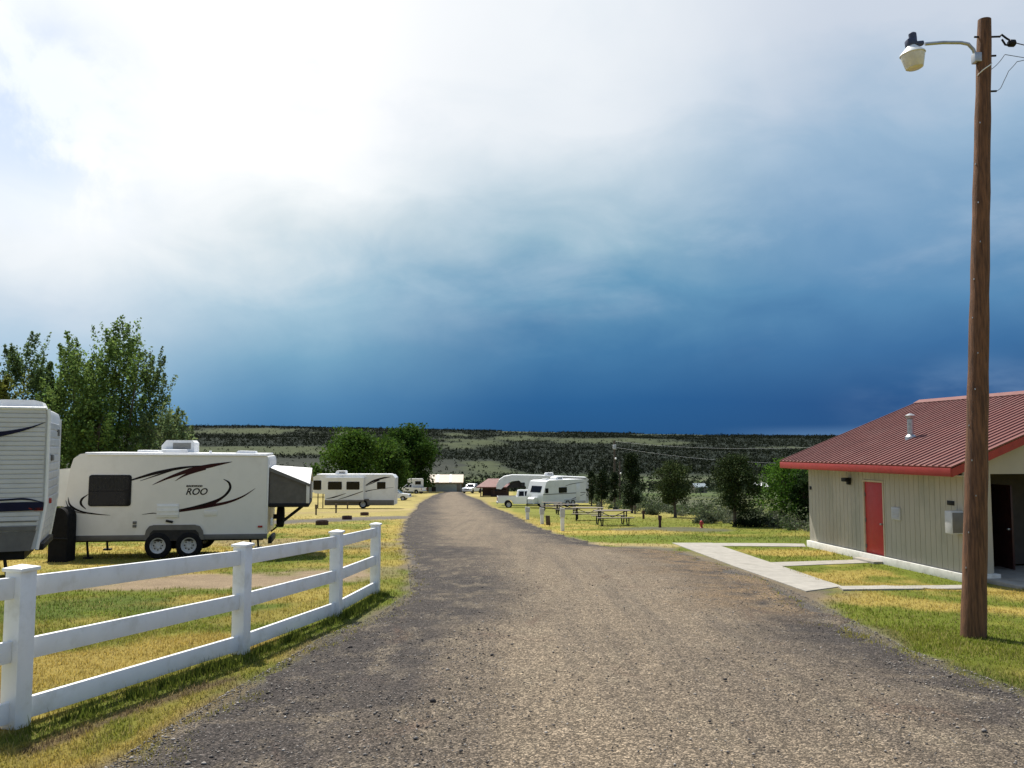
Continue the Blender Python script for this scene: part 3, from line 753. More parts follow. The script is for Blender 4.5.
for x_ in (-OV+.005, 2*RX+OV-.005): bx('fascia', (x_, (WL+G1-G0)/2, ZE-.035-FH/2), (.035, WL+G0+G1-.01, FH), M['fascia'], bh, .004)
for yy in (-G0+.02, WL+G1-.02):
    m_ = MB(); m_.prism([(-OV+.025, ZE-.045-FH), (RX, zr(RX)-.045-FH), (2*RX+OV-.025, ZE-.045-FH), (2*RX+OV-.025, ZE-.045), (RX, zr(RX)-.045), (-OV+.025, ZE-.045)], 'y', yy-.018, yy+.018)
    m_.build('fascia', M['fascia'], bh)
m_ = MB(); m_.box((-OV/2+.02, (WL+G1-G0)/2, ZE-.21), (OV-.07, WL+G0+G1-.09, .02)); m_.build('soffit', M['frame'], bh)
# red side door in its cream frame
fr = MB(); fr.box((.055, DY0-.03, DZ/2+.02), (.17, .055, DZ-.02), .006); fr.box((.055, DY1+.03, DZ/2+.02), (.17, .055, DZ-.02), .006); fr.box((.055, (DY0+DY1)/2, DZ+.022), (.17, DY1-DY0+.115, .055), .006)
fr.build('door_frame', M['frame'], bh)
dr = MB(); dr.box((.03, (DY0+DY1)/2, DZ/2+.02), (.05, DY1-DY0-.012, DZ-.06), .004); dr = dr.build('door', M['door'], bh)
for hz0 in (.35, 1.05, 1.75): bx('hinge', (.0, DY1-.03, hz0), (.03, .03, .10), M['trim'], dr, .004)
bx('handle', (-.03, DY0+.075, 1.0), (.07, .05, .05), M['steel'], dr, .012)
m_ = MB(); m_.box((-.14, (DY0+DY1)/2, -.02), (.46, 1.0, .13), .01); m_.build('door_step', M['concrete'], bh)
# fittings on the wall
la = MB(); la.box((-.05, 4.72, 2.06), (.10, .12, .16), .02); la.box((-.13, 4.72, 2.12), (.18, .24, .11), .02); la = la.build('wall_lamp', M['blackp'], bh)
vn = MB(); vn.box((-.03, 2.55, 1.33), (.05, .36, .32), .008)
for k in range(7): vn.box((-.062, 2.55, 1.21+k*.04), (.02, .30, .014), M=Matrix.Rotation(.5, 3, 'Y'))
vn.build('wall_vent', M['greybox'], bh)
bx('wall_plate', (-.02, 6.95, 1.78), (.03, .10, .10), M['blackp'], bh, .006)
bxo = MB(); bxo.box((-.16, .13, 1.32), (.30, .26, .52), .02); bxo = bxo.build('meter_box', M['greybox'], bh); bx('meter_door', (-.16, -.006, 1.32), (.27, .016, .46), M['trim'], bxo, .004)
bx('name_plate', (-.022, .42, 1.74), (.02, .24, .10), M['blackp'], bh, .004)
# flue on the roof
rp = pt(911, 437, 23.6); u_, v_ = blocal(rp.x, rp.y)
fx = 2.05; fy = None
best = None
for yy in np.linspace(0, 7, 141):
    for xx in np.linspace(.5, 4.2, 75):
        wx_ = BO[0]+xx*math.cos(BA)-yy*math.sin(BA); wy_ = BO[1]+xx*math.sin(BA)+yy*math.cos(BA); a_, b_ = proj(wx_, wy_, BZ+zr(xx))
        e_ = abs(a_-911)+abs(b_-438)
        if best is None or e_ < best[0]: best = (e_, xx, yy)
_, fx, fy = best
m_ = MB(); z0 = zr(fx)-.1; m_.lathe([(.16, z0+.02), (.15, z0+.14), (.085, z0+.20), (.085, z0+.62), (.115, z0+.64), (.115, z0+.66), (.14, z0+.72), (.02, z0+.78)], (fx, fy, 0), 'z', 16)
m_.build('flue', M['steel'], bh)
# yard hydrant by the wall
hp = at(889, 559)
hy = empty('standpipe', (hp.x-.12, hp.y, gz(hp.x-.12, hp.y)), 0, 'black garden standpipe at the foot of the bathhouse wall, right of the red door', 'standpipe')
m_ = MB(); m_.tube([(0, 0, -.1), (0, 0, .42)], .035, 8); m_.build('pipe', M['blackp'], hy)
m_ = MB(); m_.lathe([(.055, .40), (.06, .44), (.06, .52), (.03, .56)], (0, 0, 0)); m_.tube([(0, 0, .48), (-.11, -.03, .47), (-.14, -.04, .40)], .025, 8); m_.build('spout', M['blackp'], hy)

# ------------------------------------------------------------------ light pole and wires
pb = bpos(973.5, 637)
lp = empty('light_pole', pb, 0, 'tall leaning brown wooden light pole with a yard lamp on its left', 'light pole')
ptop = pt(984.5, 20, pb.y+.02)-pb
def along(k): return ptop*k
N_ = 24; r0 = 23.5/2*pb.y/FPX; r1 = 12.8/2*(pb.y+.4)/FPX
m_ = MB(); m_.tube([along(-.03)]+[along(k/N_) for k in range(N_+1)], [r0]+[r0+(r1-r0)*(k/N_)+.004*math.sin(k*2.3) for k in range(N_+1)], 18); m_.build('pole', M['wood'], lp, 50)
def psurf(py, side=0., r_=1.0):   # a point on the pole at a photograph height; side in radians from the camera side
    k = min(range(401), key=lambda i: abs(proj(*(pb+along(i/400)))[1]-py))/400; c = along(k); rr = (r0+(r1-r0)*k)*r_
    return c+Vector((math.sin(side)*rr, -math.cos(side)*rr, 0)), k
m_ = MB()
for py in range(120, 600, 38):
    p, k = psurf(py+9*math.sin(py), -.9+.4*math.sin(py*1.7)); m_.box(p, (.010, .014, .02), .003)
m_.build('staples', M['steel'], lp)
tag(lp.children[-1], kind='stuff')
p0, _ = psurf(58, -1.4)
ta = pt(925, 44, pb.y)-pb
arm = MB(); a_ = [p0+Vector((-.02, 0, 0)), p0+Vector((-.05, 0, .10)), p0+Vector((-.11, 0, .17)), p0+Vector((-.20, 0, .19)), (p0+Vector((-.2, 0, .19))).lerp(ta, .5)+Vector((0, 0, .01)), ta]
arm.tube(a_, .021, 10); arm.box(p0+Vector((-.015, 0, -.01)), (.09, .10, .12), .01); arm.build('arm', M['greywood'] if False else M['steel'], lp)
lc_ = pt(913, 57, pb.y)-pb
tilt = Matrix.Rotation(R(-6), 4, 'Y')
TL = Matrix.Translation(lc_) @ tilt @ Matrix.Scale(.92, 4)
m_ = MB(); m_.lathe([(.040, .17), (.085, .12), (.155, .055), (.165, .035), (.160, .03), (.08, .10), (.03, .14)], (0, 0, 0), 'z', 24); m_.build('lamp_shade', M['white'], lp, M=TL)
m_ = MB(); m_.lathe([(.152, .034), (.150, .0), (.118, -.13), (.110, -.145), (.112, -.15), (.085, -.165), (.03, -.17)], (0, 0, 0), 'z', 24); m_.build('lamp_bowl', M['lampglass'], lp, M=TL)
m_ = MB(); m_.box((.0, 0, .195), (.13, .12, .10), .02); m_.box((.10, 0, .175), (.13, .08, .06), .02); m_.build('lamp_housing', M['blue'], lp, M=TL)
m_ = MB(); m_.lathe([(.048, .25), (.05, .28), (.05, .335), (.03, .35)], (.035, 0, -.015), 'z', 14); m_.build('photocell', M['blue'], lp, M=TL)
b0, _ = psurf(38, 1.4); b1, _ = psurf(56, 1.4); b2, _ = psurf(92, 1.4)
for b_, l_ in ((b0, .10), (b1, .06), (b2, .07)): m_ = MB(); m_.tube([b_+Vector((-.04, 0, 0)), b_+Vector((l_, 0, .005))], .012, 6); m_.build('hook', M['blackp'], lp)
m_ = MB(); m_.tube([b0+Vector((.10, 0, 0)), b0+Vector((.13, 0, .03)), b0+Vector((.19, 0, -.02)), b0+Vector((.26, 0, -.06)), b0+Vector((.24, 0, -.11)), b0+Vector((.17, 0, -.10)), b0+Vector((.13, 0, -.03))], .013, 6); m_.build('clevis', M['blackp'], lp)
m_ = MB(); m_.lathe([(.02, -.05), (.045, -.03), (.045, .03), (.02, .05)], b0+Vector((.25, 0, -.08)), 'x', 10); m_.build('insulator', M['blackp'], lp)
p_, _ = psurf(38, -1.4); m_ = MB(); m_.tube([p_+Vector((.03, 0, 0)), p_+Vector((-.05, 0, 0))], .012, 6); m_.build('bolt', M['blackp'], lp)
m_ = MB(); q, k = psurf(70, 0, 1.03); c = along(k)
m_.tube([c+Vector((math.sin(a)*(r0+(r1-r0)*k)*1.04, -math.cos(a)*(r0+(r1-r0)*k)*1.04, .06*a)) for a in np.linspace(-1.4, 1.5, 12)], .007, 6); m_.build('cable_tie', M['white'], lp)
def wire(name, label, pts, rad, sag=0., n=24, mt='wire'):
    P = []
    for a, b in zip(pts, pts[1:]):
        for k in range(n+1):
            q = k/n; p = Vector(a).lerp(Vector(b), q); p.z -= sag*4*q*(1-q)
            if not P or (P[-1]-p).length > 1e-4: P.append(p)
    o = MB().tube(P, rad, 6).build(name, M[mt], None); return tag(o, label, 'wire')
span = Vector((27, 16, 6.6))
gable = Vector((BO[0]+RX*math.cos(BA), BO[1]+RX*math.sin(BA), BZ+zr(RX)-.5)); gable.y -= .35
wire('service_wire', 'thick upper wire running right from the insulator of the light pole', [pb+b0+Vector((.27, 0, -.07)), span], .006, .35)
wire('service_wire', 'thin middle wire leaving the light pole just under the lamp arm', [pb+psurf(70, 1.5)[0], pb+b1+Vector((.17, 0, .02)), span+Vector((0, 0, -.25))], .004, .02)
wire('service_wire', 'lowest slack wire curving up to the right from a hook on the light pole', [pb+b2+Vector((.06, 0, .0)), pb+b2+Vector((.12, 0, .04)), pb+b2+Vector((.17, .0, .14)), pb+b2+Vector((.23, .0, .26)), pb+b2+Vector((.34, 0, .38)), pb+b2+Vector((.5, 0, .42)), span+Vector((0, 0, -.1))], .004, .004)
def upole(label, px, pyb, pyt, lampY, seed):
    b = bpos(px, pyb); h = (pyb-pyt)*b.y/FPX
    e = empty('utility_pole', b, 0, label, 'utility pole', 'utility poles at the bank')
    m_ = MB(); m_.tube([(0, 0, -.3), (0, 0, h*.5), (.02, 0, h)], [.14, .12, .09], 10); m_.build('pole', M['bark'], e)
    m_ = MB(); m_.box((-.02, -.24, h*.90), (.34, .3, .50), .04); m_.build('transformer', M['greybox'], e) if lampY == 0 else None
    if lampY: m_.bm.free()
    m_ = MB(); m_.tube([(0, -.1, h*.72), (.06, -.4, h*.745)], .025, 6); m_.lathe([(.04, .06), (.11, 0), (.08, -.13), (.03, -.15)], (.07, -.43, h*.735), 'z', 12); m_.build('lamp', M['white'], e)
    return b+Vector((0.02, 0, h))
T1 = upole('far wooden utility pole carrying a pale transformer, left of the tall narrow conifer', 615, 508, 441, 0, 1)
T2 = upole('shorter far pole with a small white lamp, just right of the transformer pole', 620, 505, 462, 1, 2)
far_end = Vector((46, 44, 6.0))
wire('power_line', 'upper power line sagging from the far transformer pole behind the bathhouse roof', [T1+Vector((0, 0, -.1)), far_end], .009, 2.2, 40, 'greybox')
wire('power_line', 'lower power line sagging in front of the dark mesa', [T1+Vector((0, 0, -.7)), Vector((38, 62, 1.4))], .009, 1.3, 40, 'greybox')

# ------------------------------------------------------------------ white rail fence
fe = empty('rail_fence', bpos(15, 727), 0, 'white vinyl three-rail fence curving along the left verge of the road', 'fence')
fo = fe.location.copy()
FP = [at(15, 727), at(240.5, 653.5), at(335.5, 616.5), at(375, 593.5)]
v_ = (FP[0]-FP[1]); prev = FP[0]+Vector((v_.x*1.15, v_.y*.9, 0)); prev.z = gz(prev.x, prev.y); FP = [prev]+FP
PW = .145
for p in FP:
    i = FP.index(p); d = (FP[min(i+1, len(FP)-1)]-FP[max(i-1, 0)]); an = math.atan2(d.y, d.x); z0 = gz(p.x, p.y)
    Mr = Matrix.Translation((p.x-fo.x, p.y-fo.y, z0-fo.z)) @ Matrix.Rotation(an, 4, 'Z')
    m_ = MB(); m_.box((0, 0, .50), (PW, PW, 1.24), .006); po = m_.build('post', M['vinyl'], fe, M=Mr)
    m_ = MB(); m_.box((0, 0, 1.132), (PW+.035, PW+.035, .028), .006)
    b = bmesh.new(); h_ = (PW+.022)/2; q = [b.verts.new((sx_*h_, sy_*h_, 1.146)) for sx_, sy_ in ((-1, -1), (1, -1), (1, 1), (-1, 1))]; tp = b.verts.new((0, 0, 1.168)); b.faces.new(q)
    for k in range(4): b.faces.new((q[k], q[(k+1) % 4], tp))
    m_._add(b); m_.build('cap', M['vinyl'], po, M=Mr)
for a, b in zip(FP, FP[1:]):
    for zc, hh in ((1.00, .155), (.545, .155), (.115, .155)):
        d = b-a; an = math.atan2(d.y, d.x); L_ = math.hypot(d.x, d.y); ti = math.atan2(gz(b.x, b.y)-gz(a.x, a.y), L_)
        c = (a+b)/2-fo; c.z = (gz(a.x, a.y)+gz(b.x, b.y))/2-fo.z+zc
        m_ = MB(); m_.box((0, 0, 0), (math.hypot(L_, L_*math.tan(ti))-PW*.96, .042, hh), .006)
        m_.build('rail', M['vinyl'], fe, M=Matrix.Translation(c) @ Matrix.Rotation(an, 4, 'Z') @ Matrix.Rotation(-ti, 4, 'Y'))

# ------------------------------------------------------------------ vehicle pieces
def wheel(parent, c, r, w, axis='y', rimf=.62, spokes=8):
    """tyre with a rim sub-part; c is the wheel centre, outer face towards -axis"""
    x, y, z = c
    t_ = MB(); t_.lathe([(r*rimf*.95, w*.1), (r*rimf*.95, -w/2), (r*.86, -w/2), (r*.97, -w*.40), (r, -w*.25), (r, w*.25), (r*.97, w*.40), (r*.86, w/2), (r*rimf*.95, w/2)][:], c, axis, 28, True); ty = t_.build('wheel', M['black'], parent)
    m_ = MB(); m_.lathe([(.03, -w*.30), (r*.2, -w*.33), (r*.25, -w*.20), (r*rimf*.72, -w*.22), (r*rimf*.85, -w*.44), (r*rimf, -w*.48), (r*rimf, -w*.1), (.03, -w*.1)], c, axis, 28); ri = m_.build('rim', M['rim'], ty)
    m_ = MB()
    for k in range(spokes):
        a = 2*PI*k/spokes; rr = r*rimf*.52
        m_.lathe([(r*.055, -w*.235), (r*.055, -w*.15)], (x+rr*math.cos(a), y, z+rr*math.sin(a)), axis, 8) if axis == 'y' else m_.lathe([(r*.055, -w*.235), (r*.055, -w*.15)], (x, y+rr*math.cos(a), z+rr*math.sin(a)), axis, 8)
    m_.build('rim_hole', M['blackp'], ty); tag(ty.children[-1], kind='stuff')
    return ty
def rrect(x0, x1, z0, z1, r, n=5):
    P = []
    for cx, cz, a0 in ((x1-r, z1-r, 0), (x0+r, z1-r, 90), (x0+r, z0+r, 180), (x1-r, z0+r, 270)):
        for k in range(n+1): a = R(a0+90*k/n); P.append((cx+r*math.cos(a), cz+r*math.sin(a)))
    return P
def window(parent, x0, x1, z0, z1, y, r=.06, fw=.035, split=True, M4=None):
    o = MB().prism(rrect(x0, x1, z0, z1, r), 'y', y-.018, y+.01, .006).build('window', M['blackp'], parent, M=M4)
    m_ = MB()
    if split:
        zm = z0+(z1-z0)*.48; m_.prism(rrect(x0+fw, x1-fw, zm+.012, z1-fw, r*.6), 'y', y-.024, y-.012); m_.prism(rrect(x0+fw, x1-fw, z0+fw, zm-.012, r*.6), 'y', y-.024, y-.012)
    else: m_.prism(rrect(x0+fw, x1-fw, z0+fw, z1-fw, r*.6), 'y', y-.024, y-.012)
    m_.build('pane', M['glass'], o, M=M4); return o
def swoosh(parent, pts, wid, y, mt, M4=None, name='stripe', n=28, t_=.004):
    """tapering curved decal on a wall facing -y, from control points (x,z) and widths"""
    P = [Vector((a, b, 0)) for a, b in pts]; W_ = list(wid)
    ev = []
    for k in range(n+1):
        q = k/n*(len(P)-1); i = min(int(q), len(P)-2); f_ = q-i
        p0_ = P[max(i-1, 0)]; p1_ = P[i]; p2_ = P[i+1]; p3_ = P[min(i+2, len(P)-1)]
        c = .5*((2*p1_)+(p2_-p0_)*f_+(2*p0_-5*p1_+4*p2_-p3_)*f_*f_+(3*p1_-p0_-3*p2_+p3_)*f_**3)
        ev.append((c, W_[i]*(1-f_)+W_[i+1]*f_))
    b = bmesh.new(); A_, B_, A2, B2 = [], [], [], []
    for k, (c, w_) in enumerate(ev):
        d = (ev[min(k+1, n)][0]-ev[max(k-1, 0)][0]).normalized(); nn = Vector((-d.y, d.x, 0)); w_ = max(w_, .0015)
        for lst, s, yy in ((A_, 1, y-t_), (B_, -1, y-t_), (A2, 1, y+.002), (B2, -1, y+.002)):
            q = c+nn*w_/2*s; lst.append(b.verts.new((q.x, yy, q.y)))
    for k in range(n):
        b.faces.new((A_[k], A_[k+1], B_[k+1], B_[k])); b.faces.new((A2[k], B2[k], B2[k+1], A2[k+1]))
        b.faces.new((A_[k], A2[k], A2[k+1], A_[k+1])); b.faces.new((B_[k], B_[k+1], B2[k+1], B2[k]))
    b.faces.new((A_[0], B_[0], B2[0], A2[0])); b.faces.new((A_[-1], A2[-1], B2[-1], B_[-1]))
    m_ = MB(); m_._add(b); return m_.build(name, mt, parent, M=M4)
def aircon(parent, c, d, mt=None):
    x, y, z = c; L_, w_, h = d
    m_ = MB(); m_.prism([(-L_/2, 0), (L_/2, 0), (L_/2, h*.8), (L_/2-.06, h), (-L_/2+.12, h), (-L_/2, h*.55)], 'y', -w_/2, w_/2, .03)
    o = m_.build('air_conditioner', mt or M['white'], parent, M=Matrix.Translation(c))
    m_ = MB()
    for k in range(6): m_.box((L_*.12, -w_/2-.004, h*(.32+.085*k)), (L_*.55, .012, h*.05))
    m_.build('grille', M['trim'], o, M=Matrix.Translation(c)); return o
def text_part(s, h, x, z, y, mt, parent, shear=.25, sx=1., name='lettering'):
    cu = bpy.data.curves.new('lettering', 'FONT'); cu.body = s; cu.size = h; cu.extrude = .002; cu.shear = shear; cu.align_x = 'LEFT'; cu.offset = .004
    to = bpy.data.objects.new('lettering_curve', cu); COL.objects.link(to); dg = bpy.context.evaluated_depsgraph_get()
    me = bpy.data.meshes.new_from_object(to.evaluated_get(dg)); bpy.data.objects.remove(to); bpy.data.curves.remove(cu)
    me.transform(Matrix.Translation((x, y, z)) @ Matrix.Rotation(PI/2, 4, 'X') @ Matrix.Scale(sx, 4, (1, 0, 0)))
    me.materials.clear(); me.materials.append(mt); o = bpy.data.objects.new(name, me); COL.objects.link(o); o.parent = parent; return o

# ------------------------------------------------------------------ cream hybrid trailer with fold-out tent bed
SY = 21.8; sc_ = SY/FPX; TX = (166-512)*sc_; TZ = gz(TX, SY)
tr = empty('travel_trailer', (TX-.17, SY+1.15, TZ), R(11), 'cream hybrid travel trailer with black and maroon swooshes and a fold-out tent bed', 'trailer')
tr.rotation_euler = (0, R(.45), R(11)); tr.scale = (.967, 1, 1); tr.location.x -= .08
def tx(px): return (px-166)*sc_
def tz(py): return pt(166, py, SY).z-TZ
FY = -1.15
prof = [(tx(68.5), tz(536)), (tx(270), tz(536)), (tx(270.5), tz(460)), (tx(269), tz(456)), (tx(266), tz(455)), (tx(95), tz(453)), (tx(85), tz(454.5)), (tx(79), tz(459)), (tx(76.5), tz(468)), (tx(72.5), tz(500))]
m_ = MB(); m_.prism(prof, 'y', -1.15, 1.15, .02); m_.build('body', M['rv'], tr, 25)
m_ = MB(); m_.prism([(tx(52), tz(506)), (tx(74), tz(506)), (tx(77), tz(468.5)), (tx(60), tz(470))], 'y', -1.08, 1.08, .03); m_.build('front_bunk', M['tentroof'], tr)
m_ = MB(); m_.box((tx(178), 0, tz(454.4)+.015), (tx(268)-tx(90), 2.22, .05), .02); m_.build('roof', M['white'], tr)
m_ = MB(); m_.box(((tx(69)+tx(270))/2+.02, FY-.012, tz(537.5)), (tx(270)-tx(69)-.03, .03, .13), .008); m_.build('skirt', M['trim'], tr)
m_ = MB(); m_.box((tx(270)-.01, FY-.012, (tz(457)+tz(534))/2), (.035, .03, tz(457)-tz(534)), .006); m_.box(((tx(92)+tx(268))/2, FY-.012, tz(455)), (tx(268)-tx(92), .03, .03), .008); m_.build('corner_trim', M['white'], tr)
# wheel arch and wheels
ax = MB(); ap = [(tx(149), tz(540)), (tx(151), tz(530)), (tx(154), tz(526)), (tx(158), tz(525)), (tx(198), tz(525)), (tx(203), tz(526.5)), (tx(206), tz(531)), (tx(208), tz(540))]
ax.prism(ap, 'y', FY-.05, FY-.002, .01); ax.build('wheel_arch', M['trim'], tr)
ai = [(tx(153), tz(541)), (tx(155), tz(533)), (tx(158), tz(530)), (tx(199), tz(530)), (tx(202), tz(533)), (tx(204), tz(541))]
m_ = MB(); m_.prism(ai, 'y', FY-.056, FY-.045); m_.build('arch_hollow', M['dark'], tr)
for px in (163, 193): wheel(tr, (tx(px), FY+.02, .33), .335, .21)
for px in (163, 193): wheel(tr, (tx(px), -FY-.1, .33), .335, .21)
m_ = MB(); m_.box((tx(166), -.4, .42), (5.0, .08, .12)); m_.box((tx(166), .4, .42), (5.0, .08, .12)); m_.box((tx(178), 0, .33), (.9, 1.7, .08)); m_.build('chassis', M['blackp'], tr)
for px in (92, 252):
    for yy in (-.9, .9):
        m_ = MB(); m_.tube([(tx(px), yy, .5), (tx(px)+.05, yy, .03)], .03, 8); m_.box((tx(px)+.05, yy, .02), (.2, .2, .04)); m_.build('jack', M['blackp'], tr)
wn = window(tr, tx(94.5), tx(135), tz(506), tz(475), FY, .07)
m_ = MB()
for k in range(9): m_.box((tx(99.5)+k*.095, FY-.0235, tz(483.5)), (.07, .004, .27))
m_.build('curtain', M['curtain'], wn); tag(wn.children[-1], kind='stuff')
# swooshes
D, MR = M['decal'], M['maroon']
def sw(pts, w, mt=D): return swoosh(tr, [(tx(a), tz(b)) for a, b in pts], [k*sc_ for k in w], FY-.001, mt)
sw([(135, 480), (158, 473), (182, 468), (203, 465.5)], [1.4, 3.0, 2.6, .2])
sw([(143, 481), (160, 475), (176, 470)], [.3, 1.3, .4])
sw([(155, 485), (170, 478), (192, 470), (212, 465.5), (233, 461.5)], [.2, 2.2, 4.4, 3.8, .2], MR)
sw([(177, 481), (188, 474.5), (207, 469)], [.2, 2.2, 1.0], MR)
sw([(176, 511), (200, 506.5), (222, 499), (231, 490), (230.5, 483), (224.5, 479)], [.3, 2.2, 2.2, 2.6, 2.2, .2])
sw([(182, 511.5), (205, 507.5), (228, 503), (244, 497), (257, 488.5)], [1.6, 3.0, 2.6, 1.6, .2], MR)
sw([(196, 508.5), (214, 504), (228, 496)], [.3, 3.2, .2], MR)
sw([(75.5, 497), (78, 505), (88, 511), (101, 513.5), (116, 515)], [.2, 1.8, 1.8, 1.3, .2])
sw([(73.5, 500), (76, 506), (83, 511), (93, 513.5)], [.2, 1.0, .9, .2])
sw([(94.5, 494), (88.5, 499), (88, 504), (93, 509)], [.2, 2.2, 2.2, .2])
sw([(146, 514.5), (156, 513.2), (161, 513.6)], [.2, .9, .3])
text_part('ROO', 9.2*sc_, tx(187.5), tz(494.8), FY-.004, D, tr, .3, 1.02)
text_part('ROCKWOOD', 2.5*sc_, tx(188), tz(487), FY-.004, D, tr, .2, 1.02)
# small fittings
m_ = MB(); m_.box((tx(171), FY-.012, tz(511)), (21.5*sc_, .03, 13*sc_), .008)
for k in range(3): m_.box((tx(171), FY-.03, tz(506.5+k*4.2)), (21*sc_, .016, .7*sc_))
m_.build('fridge_vent', M['white'], tr)
m_ = MB(); m_.box((tx(173), FY-.02, tz(521.5)), (7*sc_, .04, 2.2*sc_), .008, M=Matrix.Rotation(.2, 3, 'Y')); m_.build('grab_handle', M['blackp'], tr)
m_ = MB(); m_.box((tx(213), FY-.008, tz(513.5)), (13*sc_, .02, 5.5*sc_), .006); m_.build('hatch', M['rv'], tr)
m_ = MB(); m_.box((tx(139.5), FY-.012, tz(522.5)), (3.6*sc_, .03, 2.6*sc_), .006); m_.box((tx(139.5), FY-.012, tz(526)), (3.6*sc_, .03, 2.6*sc_), .006); m_.build('socket', M['trim'], tr)
bx('tail_light', (tx(263), FY-.018, tz(527.5)), (.12, .04, .05), M['red'], tr, .01)
bx('marker_light', (tx(81), FY-.018, tz(518)), (.10, .03, .05), M['trim'], tr, .01)
aircon(tr, (tx(174), -.15, tz(452.5)), (33*sc_, .75, 12.5*sc_)); m_ = MB(); m_.box((tx(172), -.62, tz(453)+.05), (26*sc_, .14, .09), .03); m_.build('aircon_base', M['white'], tr)
m_ = MB(); m_.prism([(tx(232), tz(454)), (tx(255), tz(454)), (tx(253), tz(450.6)), (tx(236), tz(450.2))], 'y', -.6, -.05, .03); m_.build('roof_vent', M['white'], tr)
m_ = MB(); m_.tube([(tx(207), -.5, tz(454.5)), (tx(207), -.5, tz(450.5))], .035, 8); m_.build('vent_pipe', M['white'], tr)
m_ = MB(); m_.box((tx(140), .2, tz(453)+.03), (.55, .5, .07), .02); m_.build('roof_vent', M['white'], tr)
# fold-out tent bed at the right end
bd = MB(); x0, x1 = tx(270.8), tx(312); zb = tz(506)
bd.box(((x0+x1)/2, 0, zb), (x1-x0, 2.26, .10), .02); bd.build('bed_base', M['blackp'], tr)
za, zt, zf = tz(467), tz(484), zb+.05
m_ = MB(); m_.prism([(x0+.01, zf), (x1-.06, zf), (x1-.05, zt-.02), (x0+.01, za-.03)], 'y', -1.10, 1.10); m_.build('tent_wall', M['canvas'], tr)
for s_ in (-1, 1): bx('tent_post', (x1-.035, s_*1.095, (zf+zt)/2), (.085, .05, zt-zf), M['rv'], tr)
b = bmesh.new()
def rf(u, v):     # draped roof sheet: rises to a ridge along its middle
    x = x0+(x1+.02-x0)*u; y = -1.14+2.28*v; z = za+(zt-za)*u+(.03+.36*u)*(1-abs(2*v-1))**.9; return (x, y, z)
gv = [[b.verts.new(rf(i/8, j/12)) for j in range(13)] for i in range(9)]; gl = [[b.verts.new(Vector(rf(i/8, j/12))-Vector((0, 0, .035))) for j in range(13)] for i in range(9)]
for i in range(8):
    for j in range(12): b.faces.new((gv[i][j], gv[i+1][j], gv[i+1][j+1], gv[i][j+1])); b.faces.new((gl[i][j], gl[i][j+1], gl[i+1][j+1], gl[i+1][j]))
for i in range(8):
    for j in (0, 12): b.faces.new((gv[i][j], gv[i+1][j], gl[i+1][j], gl[i][j]))
for j in range(12):
    for i in (0, 8): b.faces.new((gv[i][j], gv[i][j+1], gl[i][j+1], gl[i][j]))
m_ = MB(); m_._add(b); m_.build('tent_roof', M['tentroof'], tr, 60)
m_ = MB(); m_.prism([(x0, za), (x1+.02, zt), (x1+.02, zt-.07), (x0, za-.10)], 'y', -1.152, -1.125); m_.build('tent_valance', M['trim'], tr)
m_ = MB(); m_.prism([(x1-.045, zt-.02), (x1-.05, zf), (x1-.052, zf), (x1-.05, zt-.02)], 'y', -.95, .95); m_.bm.free()
b = bmesh.new(); ring = [(-1.09, zf)]+[(-1.10+2.2*j/12, rf(1, j/12)[2]-.045) for j in range(13)]+[(1.09, zf)]
m_ = MB(); m_.prism(ring, 'x', x1-.10, x1-.045); m_.build('tent_end', M['canvas'], tr); b.free()
for yy in (-.85, .85):
    m_ = MB(); m_.tube([(x1-.1, yy, zb), (x0+.05, yy, .62)], .022, 8); m_.build('strut', M['blackp'], tr)
wheel(tr, (tx(281), -.30, tz(520)), .29, .19, 'x', .55); m_ = MB(); m_.box((tx(273), -.5, .42), (.10, 1.3, .16), .02); m_.box((tx(276), -.3, tz(520)), (.14, .12, .12)); m_.build('bumper', M['blackp'], tr)
m_ = MB(); m_.box((tx(274), -1.02, tz(523)), (.06, .03, .20), .01); m_.build('sign_plate', M['white'], tr)
# nose: coupling, jack, tank
m_ = MB(); m_.tube([(tx(62), -.5, .42), (tx(62)-1.1, 0, .42)], .05, 6); m_.tube([(tx(62), .5, .42), (tx(62)-1.1, 0, .42)], .05, 6); m_.tube([(tx(62)-.95, 0, .0), (tx(62)-.95, 0, .95)], .03, 8); m_.build('coupling', M['blackp'], tr)

# black arch-topped cover between the two trailers
ec = gp((67-512)*21.0/FPX, 21.0); cv = empty('equipment_cover', ec, R(8), 'black arch-topped cover standing between the ribbed white and the cream trailer', 'cover')
k_ = 21/FPX; hw = 8.5*k_; hh = pt(67, 507, 21.).z-ec.z
P = [(-hw, 0), (hw, 0), (hw, hh*.78)]+[(hw*math.cos(a), hh*.78+hh*.22*math.sin(a)) for a in np.linspace(.25, PI-.25, 9)]+[(-hw, hh*.78)]
m_ = MB(); m_.prism(P, 'y', -.3, .3, .05, 3); m_.build('shell', M['cover'], cv, 60)
m_ = MB(); m_.tube([(-hw-.012, -.31, hh*.45), (hw+.012, -.31, hh*.43)], .018, 6); m_.build('strap', M['blackp'], cv)

